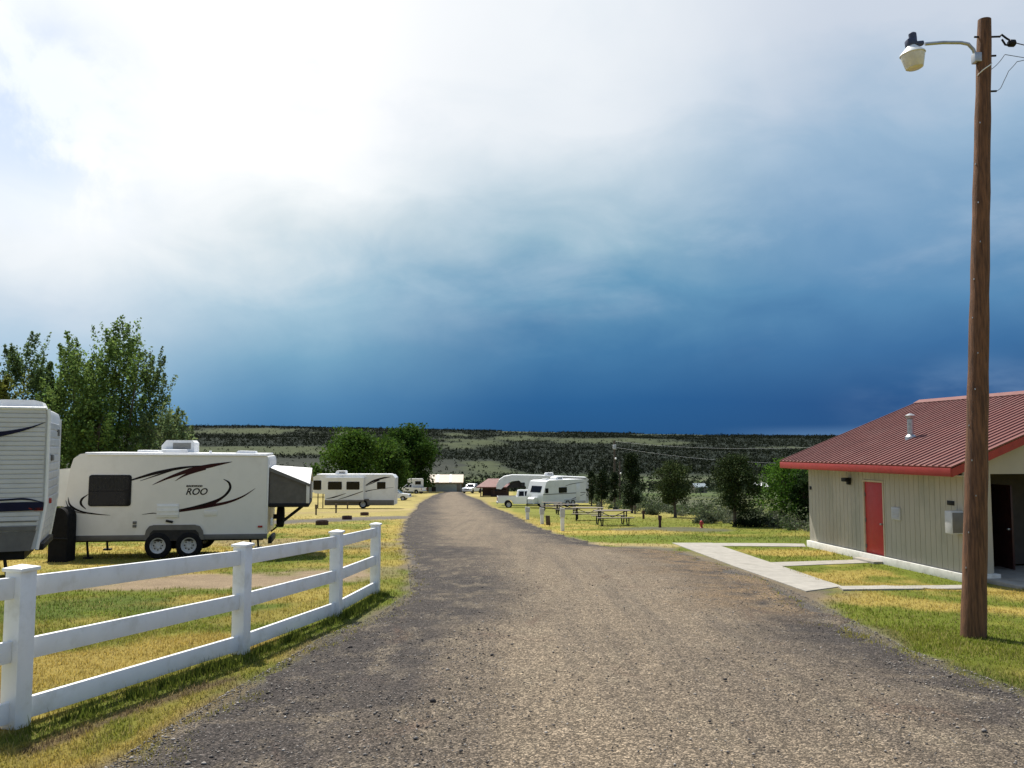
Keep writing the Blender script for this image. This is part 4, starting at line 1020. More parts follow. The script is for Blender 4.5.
# ------------------------------------------------------------------ ribbed white trailer at the left edge
c0 = Vector(((49.5-512)*16.3/FPX, 16.3, 0)); c0.z = gz(c0.x, c0.y); TA = math.atan2(.40, .917)
lt = empty('travel_trailer', c0, TA, 'white ribbed travel trailer with navy swoosh, cut by the left edge of the photo', 'trailer')
s2 = 16.3/FPX; H0 = pt(47, 407.5, 16.3).z-c0.z; B0 = pt(47, 549, 16.3).z-c0.z; K0 = pt(47, 503, 16.3).z-c0.z
endp = [(-7, B0), (-.12, B0), (0, K0), (0, H0-.14), (-.03, H0-.05), (-.12, H0), (-7, H0)]
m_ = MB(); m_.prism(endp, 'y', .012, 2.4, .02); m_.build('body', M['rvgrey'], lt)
m_ = MB(); z = B0+.36     # ribbed siding on the side that faces the camera
while z < H0-.10:
    xr = -.06 if z > K0 else -.06-.12*(K0-z)/(K0-B0)
    m_.prism([(.0, z), (-.008, z+.010), (-.008, z+.074), (0, z+.082)], 'x', -6.98, xr); z += .088
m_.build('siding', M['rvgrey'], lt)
m_ = MB(); z = B0+.25
while z < H0-.22:
    xo = 0 if z > K0 else -.12*(K0-z)/(K0-B0)
    m_.box((xo+.008, 1.2, z), (.016, 2.28, .13), .006, seg=1); z += .16
m_.build('end_siding', M['rvgrey'], lt)
m_ = MB(); m_.tube([(-.02, .0, H0-.03), (.0, .0, H0-.16), (.0, .0, K0), (-.12, .0, B0)], .030, 8); m_.tube([(.0, 2.4, H0-.16), (.0, 2.4, K0), (-.12, 2.4, B0)], .03, 8); m_.tube([(-7, .0, H0-.02), (-.05, .0, H0-.02)], .03, 8); m_.build('corner_trim', M['white'], lt)
m_ = MB(); m_.prism([(-7, B0-.02), (-.23, B0-.02), (-.15, B0+.34), (-7, B0+.34)], 'y', -.012, .02, .006); m_.build('skirt', M['trim'], lt)
m_ = MB(); m_.prism([(-7, B0+.36), (-.16, B0+.36), (-.14, B0+.44), (-7, B0+.44)], 'y', -.026, -.012); m_.build('stripe', M['trim'], lt)
def lx(px): return (px-47)*s2/.93
def lz(py): return pt(47, py, 16.3).z-c0.z
def lw(pts, w, mt): return swoosh(lt, [(lx(a), lz(b)) for a, b in pts], [k*s2 for k in w], -.019, mt, n=30)
lw([(43.5, 422.5), (30, 428.5), (12, 433.5), (-10, 437.5), (-45, 440)], [.2, 2.0, 4.2, 6.0, 4.], M['navy'])
lw([(44, 502), (30, 498.5), (14, 499), (-10, 500), (-60, 502)], [.3, 2.0, 1.6, 2., 2.], M['navy'])
lw([(45, 506), (26, 506), (0, 506.5), (-60, 508)], [8.0, 8.5, 8.5, 8.], M['navy'])
lw([(45, 508.6), (38, 509), (33, 507.8)], [3.6, 2.8, .3], M['red'])
lw([(1, 517), (-2, 511), (3, 507), (6, 511), (1, 514)], [.5, 1.2, 1.4, 1.3, .4], M['white'])
lw([(40, 521), (0, 520.5), (-60, 520)], [.8, 1.0, 1.0], M['trim'])
lw([(40, 530), (0, 529.5), (-60, 529)], [.6, .8, .8], M['trim'])
m_ = MB(); m_.prism([(-1.0, H0), (-.12, H0), (-.17, H0+.12), (-.30, H0+.155), (-.85, H0+.155), (-.98, H0+.10)], 'y', .35, 1.1, .04, 3); m_.build('roof_vent', M['white'], lt)
bx('end_light', (.03, .45, K0+.02), (.05, .16, .10), M['red'], lt); bx('end_plate', (.03, .55, K0+.85), (.05, .30, .12), M['trim'], lt, .02)
m_ = MB(); m_.box((.02, 1.9, H0-.45), (.04, .35, .14), .01); m_.build('end_badge', M['trim'], lt)
bx('bumper', (-.10, 1.2, B0+.02), (.14, 2.0, .12), M['blackp'], lt)
for xx in (-3.0, -3.85): wheel(lt, (xx, .16, .34), .34, .21)
for xx in (-3.0, -3.85): wheel(lt, (xx, 2.25, .34), .34, .21)
m_ = MB(); m_.box((-3.5, 1.2, .5), (6.3, 1.9, .16)); m_.build('chassis', M['blackp'], lt)
m_ = MB(); m_.tube([(-.7, .3, .6), (-.62, .3, .03)], .03, 8); m_.box((-.62, .3, .02), (.22, .22, .04)); m_.build('jack', M['blackp'], lt)
# grey water hose or power cord to the grass
hz_ = [at(46, 552), at(44, 560), at(50, 567)]

# ------------------------------------------------------------------ long white camper, left middle distance
CY = 84.5; k_ = CY/FPX; mx_ = (356-512)*k_; mz = gz(mx_, CY)
mh = empty('camper', (mx_, CY+1.2, mz), 0, 'long white camper with three dark side windows, black swooshes and brown skirt', 'camper')
def hx(px): return (px-356)*k_
def hz(py): return pt(356, py, CY).z-mz
m_ = MB(); m_.prism([(hx(326), hz(505)), (hx(395), hz(505)), (hx(395.5), hz(478)), (hx(393), hz(475)), (hx(318), hz(475)), (hx(312), hz(478)), (hx(311), hz(491)), (hx(316), hz(493.5)), (hx(326), hz(494))], 'y', -1.0, 1.2, .06); m_.build('body', M['rvw'], mh)
m_ = MB(); m_.prism([(hx(326.5), hz(500)), (hx(365), hz(500)), (hx(365), hz(477.5)), (hx(326.5), hz(477.5))], 'y', -1.5, -.98, .04); m_.build('slide_out', M['rvw'], mh)
m_ = MB(); m_.box((hx(360), -.99, hz(502.8)), (hx(395)-hx(326), .06, 5.2*k_), .02); m_.box((hx(346), -1.5, hz(500.6)), (39*k_, .05, 1.8*k_), .02); m_.build('skirt', M['skirt'], mh)
window(mh, hx(329.7), hx(343.5), hz(489.5), hz(481.5), -1.5, .08, .05, False); window(mh, hx(348), hx(361), hz(489.5), hz(481.5), -1.5, .08, .05, False)
window(mh, hx(377.5), hx(386), hz(489), hz(482), -1.0, .08, .05, False); window(mh, hx(314), hx(322), hz(490), hz(480.5), -1.0, .08, .05, False)
def hs(pts, w, y, mt=M['decal']): return swoosh(mh, [(hx(a), hz(b)) for a, b in pts], [q*k_ for q in w], y, mt)
hs([(366, 485.5), (374, 481), (384, 478), (391, 477)], [.5, 1.9, 1.6, .2], -1.002); hs([(366.5, 486), (380, 480)], [.3, 1.2], -1.002)
hs([(328, 498.5), (336, 497), (348, 493)], [.3, 1.3, .2], -1.502); hs([(340, 499.3), (352, 495.5), (364.5, 491)], [.3, .9, .6], -1.502); hs([(366, 491.5), (376, 489.5), (394, 487.5)], [1., .6, .2], -1.002)
wheel(mh, (hx(364), -1.0, .42), .42, .24); wheel(mh, (hx(364), 1.1, .42), .42, .24); 
m_ = MB(); m_.box((hx(364), -1.05, hz(499.7)), (1.15, .1, .14), .03); m_.build('wheel_arch', M['skirt'], mh)
aircon(mh, (hx(340), 0, hz(475)), (10.5*k_, .8, 4.*k_))
for px in (356, 371, 384): m_ = MB(); m_.box((hx(px), 0, hz(475)+.05), (.45, .45, .12), .04); m_.build('roof_vent', M['white'], mh)
m_ = MB(); m_.box((hx(354), .1, hz(474.6)), (hx(392)-hx(318), 2.1, .07), .03); m_.build('roof', M['white'], mh)
for px in (318, 323): m_ = MB(); m_.tube([(hx(px), -.6, 0), (hx(px), -.6, hz(493))], .05, 8); m_.build('landing_leg', M['blackp'], mh)

# ------------------------------------------------------------------ car-like vehicles
def vehicle(kind, label, loc, rz, cat, group=None, paint=None):
    """pickup or hatchback facing +x; side faces -y"""
    e = empty(kind, loc, rz, label, cat, group); paint = paint or M['paintw']
    if kind == 'pickup_truck':
        L_, w_, h = 5.6, 1.95, 1.85
        side = [(-2.8, .55), (-2.15, .50), (-2.1, .62), (-1.95, .80), (-1.65, .88), (-1.35, .80), (-1.2, .62), (-1.15, .45), (1.35, .45), (1.4, .62), (1.55, .80), (1.85, .88), (2.15, .80), (2.3, .62), (2.35, .48), (2.8, .50), (2.82, .95), (2.7, 1.10), (1.35, 1.20), (.0, 1.22), (-2.8, 1.20)]
        cabin = [(-.75, 1.20), (1.32, 1.20), (.62, 1.82), (.45, 1.86), (-.52, 1.86), (-.66, 1.82)]; wx_ = (-1.65, 1.85); win = [((-.58, -.02), ) , ((.06, .62), )]
        wins = [[(-.60, 1.26), (-.06, 1.26), (-.06, 1.74), (-.54, 1.74)], [(.04, 1.26), (1.02, 1.26), (.52, 1.74), (.04, 1.74)]]
    else:
        L_, w_, h = 4.4, 1.8, 1.6
        side = [(-2.2, .45), (-1.75, .40), (-1.7, .55), (-1.35, .72), (-1.0, .55), (-.95, .35), (.95, .35), (1.0, .55), (1.35, .72), (1.7, .55), (1.75, .38), (2.15, .45), (2.2, .72), (2.05, .88), (1.1, .98), (-2.1, 1.0), (-2.22, .8)]
        cabin = [(-2.05, .99), (1.15, .97), (.35, 1.46), (.1, 1.52), (-1.4, 1.52), (-1.8, 1.42)]; wx_ = (-1.35, 1.35)
        wins = [[(-1.75, 1.04), (-.55, 1.04), (-.55, 1.42), (-1.45, 1.42)], [(-.45, 1.04), (.85, 1.04), (.28, 1.42), (-.45, 1.42)]]
    m_ = MB(); m_.prism(side, 'y', -w_/2, w_/2, .035); m_.build('body', paint, e, 40)
    if kind == 'pickup_truck': m_ = MB(); m_.box((-1.78, 0, 1.205), (1.9, w_-.26, .03), .004); m_.build('bed', M['dark'], e)
    b = bmesh.new(); zt = max(z for _, z in cabin)
    lo = []; hi = []
    z0_ = min(z for _, z in cabin)
    for sgn, lst in ((-1, lo), (1, hi)):
        for x, z in cabin: lst.append(b.verts.new((x, sgn*(w_/2-.03-.20*(z-z0_)/(zt-z0_)), z)))
    n = len(cabin); b.faces.new(lo); b.faces.new(hi[::-1])
    for i in range(n): b.faces.new((lo[i], hi[i], hi[(i+1) % n], lo[(i+1) % n]))
    bmesh.ops.bevel(b, geom=list(b.edges), offset=.02, segments=2, affect='EDGES'); m_ = MB(); m_._add(b); m_.build('cabin', paint, e, 40)
    for sgn in (-1, 1):
        for wq in wins:
            b = bmesh.new(); A_ = []
            for off in (.006, -.02):
                A_.append([b.verts.new((x, sgn*(w_/2-.03-.20*(z-z0_)/(zt-z0_)+off), z)) for x, z in wq])
            b.faces.new(A_[0]); b.faces.new(A_[1][::-1])
            for i in range(4): b.faces.new((A_[0][i], A_[1][i], A_[1][(i+1) % 4], A_[0][(i+1) % 4]))
            m_ = MB(); m_._add(b); m_.build('window', M['glass'], e)
    # windscreen, lights, bumpers
    (xa, za_), (xb, zb_) = (cabin[1], cabin[2]); d = Vector((xb-xa, 0, zb_-za_)); nn = Vector((-d.z, 0, d.x)).normalized()
    if nn.x < 0: nn = -nn
    b = bmesh.new(); q = []
    for off in (.012, -.02):
        q.append([b.verts.new(Vector((xa, 0, za_))+d*u+nn*off+Vector((0, s*(w_/2-.13-.16*u), 0))) for u, s in ((.08, -1), (.08, 1), (.92, 1), (.92, -1))])
    b.faces.new(q[0]); b.faces.new(q[1][::-1])
    for i in range(4): b.faces.new((q[0][i], q[1][i], q[1][(i+1) % 4], q[0][(i+1) % 4]))
    m_ = MB(); m_._add(b); m_.build('windscreen', M['glass'], e)
    zl = .80 if kind != 'pickup_truck' else .92
    for sgn in (-1, 1):
        bx('headlight', (L_/2-.03, sgn*(w_/2-.22), zl-.08), (.10, .36, .16), M['greybox'], e, .03); bx('tail_light', (-L_/2+.0, sgn*(w_/2-.12), zl), (.06, .16, .32), M['red'], e, .02)
        for x in wx_: wheel(e, (x, sgn*(w_/2-.10), .37 if kind == 'pickup_truck' else .32), .37 if kind == 'pickup_truck' else .32, .22)
    bx('bumper', (L_/2+.0, 0, .52), (.14, w_-.1, .2), M['steel'] if kind == 'pickup_truck' else paint, e, .04); bx('bumper', (-L_/2-.02, 0, .55), (.12, w_-.1, .2), M['steel'] if kind == 'pickup_truck' else paint, e, .04)
    bx('grille', (L_/2+.01, 0, zl-.04), (.06, w_*.5, .18), M['blackp'], e, .02)
    return e
p = gp((401-512)*118/FPX-.8, 118)
vehicle('car', 'small white car nosing out behind the long white camper', p, R(-4), 'car')
# white slide-in truck camper far behind
p = gp((412-512)*165/FPX, 165)
vehicle('pickup_truck', 'far white pickup carrying a camper shell, left of the blue grey shed', p, R(155), 'truck', 'white pickups')
cs = empty('camper_shell', (p.x+1.0, p.y+.3, p.z+1.2), R(8), 'small boxy white camper shell riding on the far left pickup', 'camper')
m_ = MB(); m_.prism([(-1.0, 0), (1.25, 0), (1.25, 1.55), (1.1, 1.65), (-1.6, 1.65), (-1.75, 1.45), (-1.7, .95), (-1.0, .85)], 'y', -1.0, 1.0, .05); m_.build('body', M['rvw'], cs)
window(cs, -.35, .75, .55, 1.2, -1.0, .08, .06, False)

# ------------------------------------------------------------------ shed, pavilion at the end of the road
Y = 183.; k_ = Y/FPX; sp_ = gp((445.5-512)*k_, Y)
sh = empty('shed', sp_, R(2), 'blue grey metal shed with a pale tan roof at the end of the road', 'building')
w_ = 36*k_; hw_ = 2.05
m_ = MB(); m_.box((0, 3, hw_/2-.1), (w_-.5, 6, hw_+.2)); x = -w_/2+.3
while x < w_/2-.3: m_.box((x, -.02, hw_/2), (.05, .05, hw_-.1)); x += .32
m_.prism([(.02, hw_), (5.98, hw_), (3., hw_+1.2)], 'x', -w_/2+.27, w_/2-.27); m_.build('wall', M['tin'], sh)
for s in (1, -1):
    m_ = MB(); m_.prism([(-.45, hw_-.16), (3, hw_+1.42), (3, hw_+1.52), (-.45, hw_-.06)] if s > 0 else [(3.002, hw_+1.42), (6.45, hw_-.16), (6.45, hw_-.06), (3.002, hw_+1.52)], 'x', -w_/2, w_/2)
    m_.build('roof', M['tanroof'], sh)
for xx in (-1.6, 1.1):
    m_ = MB(); m_.prism([(-.4, hw_-.03), (2.9, hw_+1.49), (2.9, hw_+1.51), (-.4, hw_-.01)], 'x', xx-.25, xx+.25); m_.build('skylight', M['tentroof'], sh, M=Matrix.Translation((0, 0, .03)))
m_ = MB(); m_.box((0, -.30, hw_-.22), (w_+.02, .05, .20)); m_.build('fascia', M['brown'] if False else M['greywood'], sh)
for xx in (-w_/2+.2, w_/2-.2): m_ = MB(); m_.box((xx, -.03, hw_/2-.1), (.35, .1, hw_-.1)); m_.build('corner_post', M['bark'], sh)
bx('door', (-2.4, -.03, .55), (.9, .06, 1.0), M['dark'], sh); bx('door', (2.9, -.03, .95), (.8, .06, 1.8), M['trim'], sh)
Y = 138.; k_ = Y/FPX; pp = gp((494-512)*k_, Y)
pv = empty('pavilion', pp, R(-3), 'open picnic pavilion with a low maroon roof and dark underside', 'pavilion')
for xx in (-2.1, 0, 2.1):
    for yy in (0, 4.): m_ = MB(); m_.box((xx, yy, .75), (.18, .18, 1.8)); m_.build('post', M['brown'], pv)
m_ = MB(); m_.prism([(-2.7, 1.55), (2.7, 1.55), (1.2, 2.75), (-1.0, 2.75)], 'y', -.8, 4.8); m_.bm.free()
b = bmesh.new(); z1, z2 = 1.62, 2.85; q = [b.verts.new(v) for v in ((-2.8, -.8, z1), (2.8, -.8, z1), (2.8, 4.8, z1), (-2.8, 4.8, z1))]; r_ = [b.verts.new((-1.1, 2, z2)), b.verts.new((1.1, 2, z2))]
ql = [b.verts.new(v.co-Vector((0, 0, .16))) for v in q]
b.faces.new((q[0], q[1], r_[1], r_[0])); b.faces.new((q[1], q[2], r_[1])); b.faces.new((q[2], q[3], r_[0], r_[1])); b.faces.new((q[3], q[0], r_[0])); b.faces.new(ql)
for i in range(4): b.faces.new((q[i], ql[i], ql[(i+1) % 4], q[(i+1) % 4]))
m_ = MB(); m_._add(b); m_.build('roof', M['metalroof'], pv)
m_ = MB(); m_.box((0, 4.05, .55), (4.3, .08, 1.3)); m_.box((.7, 2.0, .45), (2.6, 1.2, .9)); m_.build('screen', M['brown'], pv)
vehicle('pickup_truck', 'far white pickup half hidden behind the pavilion', gp((472.5-512)*168/FPX, 168), R(-110), 'truck', 'white pickups')

# ------------------------------------------------------------------ right-hand campers
Y = 97.; k_ = Y/FPX; fx0 = (543-512)*k_; fz = gz(fx0, Y)
fw = empty('fifth_wheel', (fx0, Y+1.2, fz), 0, 'big white fifth wheel with an overhanging curved nose, behind the white pickup', 'camper')
def qx(px): return (px-543)*k_
def qz(py): return pt(543, py, Y).z-fz
P = [(qx(526), qz(503)), (qx(588), qz(503)), (qx(588.5), qz(479)), (qx(586), qz(477.4)), (qx(540), qz(475.4)), (qx(512), qz(475)), (qx(504), qz(476.5)), (qx(499), qz(480)), (qx(496.5), qz(485)), (qx(496.3), qz(488.7)), (qx(501), qz(489.4)), (qx(506), qz(484.5)), (qx(512), qz(481.3)), (qx(519), qz(480.5)), (qx(526), qz(487))]
m_ = MB(); m_.prism(P, 'y', -1.2, 1.2, .05); m_.build('body', M['rvw'], fw, 25)
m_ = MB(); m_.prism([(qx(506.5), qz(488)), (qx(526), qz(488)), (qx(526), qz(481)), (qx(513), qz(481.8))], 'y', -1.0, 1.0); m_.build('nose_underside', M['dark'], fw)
window(fw, qx(519.8), qx(524.8), qz(486.5), qz(482.5), -1.2, .06, .05, False); m_ = MB(); m_.box((qx(555), -1.19, qz(500)), (qx(586)-qx(526), .06, .5), .02); m_.build('skirt', M['trim'], fw)
swoosh(fw, [(qx(560), qz(477.8)), (qx(570), qz(478.4)), (qx(586), qz(478.8))], [.05, .14, .05], -1.203, M['maroon'])
aircon(fw, (qx(549), 0, qz(475.7)), (1.0, .8, .32)); wheel(fw, (qx(560), -1.15, .42), .42, .24); wheel(fw, (qx(569), -1.15, .42), .42, .24)
for yy in (-.8, .8): m_ = MB(); m_.tube([(qx(527), yy, -.05), (qx(527), yy, .9)], .05, 8); m_.build('landing_leg', M['blackp'], fw)
pk = vehicle('pickup_truck', 'white pickup parked under the nose of the big fifth wheel', gp((512.5-512)*90.5/FPX+1.2, 90.5), R(3), 'truck', 'white pickups')
Y = 84.; a_ = R(44); nc = gp((542.5-512)*Y/FPX, Y)
ft = empty('travel_trailer', nc, a_, 'white travel trailer with a grey belt stripe, behind the picnic tables', 'trailer')
Lf = 6.4; Hh = 2.75
m_ = MB(); m_.prism([(0.08, .42), (Lf, .42), (Lf, Hh-.18), (Lf-.25, Hh), (.95, Hh), (.55, Hh-.12), (.10, 1.45), (0, 1.1)], 'y', 0, 2.3, .06); m_.build('body', M['rvw'], ft)
m_ = MB(); m_.box((Lf/2, -.004, 1.38), (Lf-.1, .02, .07)); m_.build('stripe', M['trim'], ft); m_ = MB(); m_.box((Lf/2, -.004, .50), (Lf-.2, .03, .14)); m_.build('skirt', M['greybox'], ft)
window(ft, .35, .80, 1.50, 1.98, 0, .05, .04, False); window(ft, 2.3, 3.5, 1.46, 2.02, 0, .06, .04); m_ = MB(); m_.box((5.2, -.01, 1.45), (.65, .03, 1.7), .01); m_.build('door', M['rvw'], ft)
swoosh(ft, [(3.2, 2.1), (4.2, 2.3), (6.2, 2.45)], [.02, .08, .02], -.003, M['trim']); swoosh(ft, [(3.8, .7), (4.8, .9), (6.3, 1.25)], [.02, .1, .02], -.003, M['trim'])
fwp = lambda u, o_: (.10+.45*u-.934*o_, 1.45+1.18*u+.356*o_)     # points on the sloping front cap
m_ = MB(); m_.prism([fwp(.10, -.02), fwp(.62, -.02), fwp(.62, .02), fwp(.10, .02)], 'y', .45, 1.85, .006); fo_ = m_.build('window', M['blackp'], ft)
m_ = MB(); m_.prism([fwp(.14, .01), fwp(.58, .01), fwp(.58, .028), fwp(.14, .028)], 'y', .50, 1.80); m_.build('pane', M['glass'], fo_)
aircon(ft, (3.2, 1.15, Hh), (1.0, .8, .3)); bx('roof_vent', (1.6, 1.15, Hh+.05), (.5, .5, .14), M['white'], ft, .03)
wheel(ft, (3.6, .08, .36), .36, .22); wheel(ft, (4.4, .08, .36), .36, .22); m_ = MB(); m_.box((4.0, -.02, .72), (1.75, .06, .12), .02); m_.build('wheel_arch', M['greybox'], ft)
m_ = MB(); m_.tube([(.1, .5, .45), (-1.1, 1.15, .45)], .05, 6); m_.tube([(.1, 1.8, .45), (-1.1, 1.15, .45)], .05, 6); m_.tube([(-1.0, 1.15, 0), (-1.0, 1.15, .9)], .03, 8); m_.build('coupling', M['blackp'], ft)
m_ = MB(); m_.prism([(-.55, .45), (.02, .45), (.02, 1.05), (-.35, 1.1), (-.55, .95)], 'y', .75, 1.55, .06); m_.build('tank_cover', M['white'], ft)

# ------------------------------------------------------------------ picnic tables
def picnic(loc, rz, label):
    e = empty('picnic_table', loc, rz, label, 'picnic table', 'picnic tables on the lawn')
    m_ = MB()
    for k in range(5): m_.box((0, -.30+.15*k, .745), (1.83, .138, .04), .006)
    m_.build('tabletop', M['greywood'], e)
    for s in (-1, 1):
        m_ = MB(); m_.box((0, s*.72-.075, .435), (1.83, .14, .04), .006); m_.box((0, s*.72+.075, .435), (1.83, .14, .04), .006); m_.build('bench', M['greywood'], e)
    for xx in (-.65, .65):
        m_ = MB()
        for s in (-1, 1): m_.tube([(xx, s*.80, .40), (xx, s*.74, .03), (xx, s*.45, .03), (xx, s*.22, .38), (xx, s*.30, .71)], .030, 8); m_.tube([(xx, s*.86, .405), (xx, s*.2, .40)], .026, 8)
        m_.tube([(xx, -.34, .71), (xx, .34, .71)], .026, 8); m_.tube([(xx, -.25, .39), (xx, .25, .39)], .026, 8); m_.build('leg_frame', M['blackp'], e)
    m_ = MB(); m_.tube([(-.65, 0, .69), (0, 0, .42), (.65, 0, .69)], .02, 6); m_.build('brace', M['blackp'], e)
    return e
pts_ = [(612.5, 525.5, 6, 'nearest picnic table, furthest right of the tables beside the road'), (588, 520.5, -8, 'picnic table directly left of the nearest one'), (566, 514.5, 4, 'picnic table in front of the white travel trailer, behind the white post nearest the road'), (552, 511, -5, 'furthest picnic table, small beside the trailer coupling')]
pt0 = None
for px, py, rz, lab in pts_:
    l_ = bpos(px, py)
    if pt0 is None: pt0 = picnic(l_, R(rz), lab)
    else: o = copy_tree(pt0); o.location = l_; o.rotation_euler = (0, 0, R(rz)); o['label'] = lab
# ------------------------------------------------------------------ campsite posts
def hookup(px, py, hpx, wpx, label, mt=None):
    b = bpos(px, py); k = b.y/FPX; h = hpx*k; w_ = wpx*k
    e = empty('hookup_post', b, R(5), label, 'post', 'utility posts at the campsites')
    m_ = MB(); m_.box((0, 0, h/2-.08), (w_*.8, w_*.8, h+.1), .01); m_.build('post', mt or M['white'], e)
    m_ = MB(); m_.prism([(-w_*.55, h*.62), (w_*.55, h*.62), (w_*.55, h), (-w_*.55, h+.03)], 'y', -w_*.5, w_*.5, .01); m_.build('outlet_box', M['greybox'] if mt is None else mt, e)
    return e
hookup(562.5, 531, 22, 4.2, 'white utility post nearest the camera on the right lawn'); hookup(542, 524, 15.5, 4.0, 'white utility post in the middle of three beside the road'); hookup(527.5, 519.5, 12, 4.0, 'white utility post furthest along the right side of the road')
hookup(336, 513, 9, 1.8, 'dark short utility post in front of the long camper wheels', M['bark']); hookup(316, 515, 10, 1.8, 'dark short utility post just right of the fold-out tent bed', M['bark']); hookup(347.5, 509, 6, 1.6, 'dark short utility post below the middle window of the long camper', M['bark'])
hookup(660, 527.5, 11.5, 2.8, 'reddish brown marker post on the lawn below the left round juniper', M['brown']); hookup(643.5, 519, 8, 2.4, 'smaller brown marker post left of the left round juniper', M['brown']); hookup(635, 514, 8, 2., 'thin dark marker post below the tall narrow conifer', M['bark'])
hb = bpos(701.5, 528); fh = empty('fire_hydrant', hb, .4, 'red hydrant on the lawn left of the dark spreading shrub', 'hydrant')
m_ = MB(); m_.lathe([(.11, -.05), (.11, .04), (.075, .06), (.075, .34), (.10, .36), (.10, .39), (.075, .44), (.03, .48)], (0, 0, 0), 'z', 16); m_.build('barrel', M['hyd'], fh)
for s in (-1, 1): m_ = MB(); m_.lathe([(.045, 0), (.045, .09), (.03, .10)] if s > 0 else [(.03, -.10), (.045, -.09), (.045, 0)], (s*.06, 0, .26), 'x', 10); m_.build('nozzle', M['hyd'], fh)
m_ = MB(); m_.box((0, 0, .50), (.04, .04, .05)); m_.build('stem_nut', M['greybox'], fh)
def ring(px, py, label, r_=.32):
    b = bpos(px, py); e = empty('fire_ring', b, 0, label, 'fire ring', 'fire rings at the campsites')
    m_ = MB()
    m_.lathe([(r_, -.05), (r_, .22), (r_-.03, .22), (r_-.03, .02)], (0, 0, 0), 'z', 20); m_.build('ring', M['brown'], e)
    m_ = MB(); m_.lathe([(r_-.04, .0), (r_-.05, .05), (.02, .07)], (0, 0, 0), 'z', 14); m_.build('ash', M['dark'], e)
fh.scale = (.72, .72, .72)
ring(322, 525, 'larger rusty fire ring on the grey gravel spur'); ring(347, 519.5, 'small rusty fire ring on the edge of the gravel spur', .3); ring(364.5, 515.5, 'rusty fire ring in dry grass below the long camper', .3)
lb_ = bpos(548, 526); bd_ = empty('signboard', lb_, R(-15), 'small dark leaning board between two white utility posts', 'board')
m_ = MB(); m_.box((0, 0, .28), (.22, .04, .5), .01, M=Matrix.Rotation(.28, 3, 'X') ); m_.build('panel', M['bark'], bd_)
m_ = MB(); m_.tube([(0, .05, .5), (0, .30, 0)], .02, 6); m_.build('prop', M['bark'], bd_)
# farm buildings down in the valley
def farm(px, py, wpx, label, mt, dist):
    x = (px-512)*dist/FPX; l_ = gp(x, dist); e = empty('farm_shed', l_, R(12), label, 'building', 'farm sheds in the valley')
    w_ = wpx*dist/FPX
    m_ = MB(); m_.box((0, 2.5, 1.2), (w_*.96, 5, 2.6)); m_.prism([(.02, 2.5), (4.98, 2.5), (2.5, 3.6)], 'x', -w_*.47, w_*.47); m_.build('wall', M['greywood'], e)
    for A in ([(-.4, 2.3), (2.5, 3.75), (2.5, 3.9), (-.4, 2.45)], [(2.502, 3.75), (5.4, 2.3), (5.4, 2.45), (2.502, 3.9)]): m_ = MB(); m_.prism(A, 'x', -w_/2, w_/2); m_.build('roof', mt, e)
    bx('door', (0, -.02, 1.1), (2.2, .08, 2.2), M['dark'], e)
farm(762, 481, 12, 'tiny pale-roofed farm shed beside the bright green tree', M['tentroof'], 330); farm(700, 480, 13, 'tiny grey farm shed in the valley between the round junipers', M['tin'], 360)

# ------------------------------------------------------------------ trees
tg = 'leafy trees behind the trailers'
SPRAY = (.14, .21, .055)
tree('leafy_tree', 'tall open-topped leafy tree, highest behind the trailer with the air conditioner', 'tree', gpx(114, 40), 9.2, 5.2, 'sprig', 25000, .074, SPRAY, .12, .10, 150, tg, 3, .5, stems=3)
tree('leafy_tree', 'leafy tree rising just right of the ribbed trailer roof', 'tree', gpx(74, 41), 8.5, 3.5, 'sprig', 14000, .076, (.125, .19, .05), .11, .12, 75, tg, 8, .5, stems=2)
tree('leafy_tree', 'low pale drooping leafy tree behind the roof air conditioner', 'tree', gpx(168, 39), 5.5, 3.9, 'sprig', 9000, .070, (.15, .20, .085), .09, .06, 80, tg, 5, .5, stems=2)
tree('leafy_tree', 'slim leafy tree with a gap below its crown, leftmost above the ribbed trailer', 'tree', gpx(22, 43), 8.9, 3.9, 'sprig', 13000, .076, (.11, .165, .06), .09, .30, 60, tg, 12, .5, stems=1)
tree('leafy_tree', 'yellow green leafy tree cut by the left edge of the photo', 'tree', gpx(0, 40), 7.0, 3.4, 'sprig', 11000, .076, (.16, .18, .04), .1, .1, 55, tg, 14, .5)
tree('leafy_tree', 'leafy tree with a pale flank to the right of the tallest one', 'tree', gpx(148, 41), 8.0, 3.0, 'sprig', 7600, .070, (.125, .175, .07), .09, .15, 62, tg, 17, .5, stems=2)
tree('leafy_tree', 'dense lower leafy tree filling the gap above the front of the cream trailer', 'tree', gpx(98, 38), 5.6, 4.6, 'sprig', 14000, .078, (.095, .15, .036), .12, .05, 90, tg, 19, .3, stems=2)
tree('leafy_tree', 'low leafy tree filling the gap above the right end of the ribbed trailer', 'tree', gpx(50, 44), 7.2, 3.2, 'sprig', 12000, .078, (.125, .19, .055), .09, .1, 60, tg, 27, .5)
cg = 'big cottonwoods beyond the white camper'
tree('cottonwood_tree', 'broad pale green cottonwood behind the long white camper', 'tree', gpx(353, 138), 10.1, 12.0, 'wide', 13000, .26, (.062, .118, .018), .35, .1, 90, cg, 21, .3, cv=.25)
tree('cottonwood_tree', 'low rounded cottonwood between the two bigger ones', 'tree', gpx(389, 146), 9.5, 8.0, 'round', 8000, .26, (.05, .092, .016), .35, .08, 60, cg, 25, .3, cv=.25)
tree('cottonwood_tree', 'tallest dark round cottonwood left of the blue grey shed', 'tree', gpx(411, 178), 13.3, 12.6, 'round', 16000, .30, (.045, .09, .015), .45, .12, 100, cg, 23, .3, cv=.25)
jg = 'dark evergreens along the bank'
JC = (.038, .056, .018)
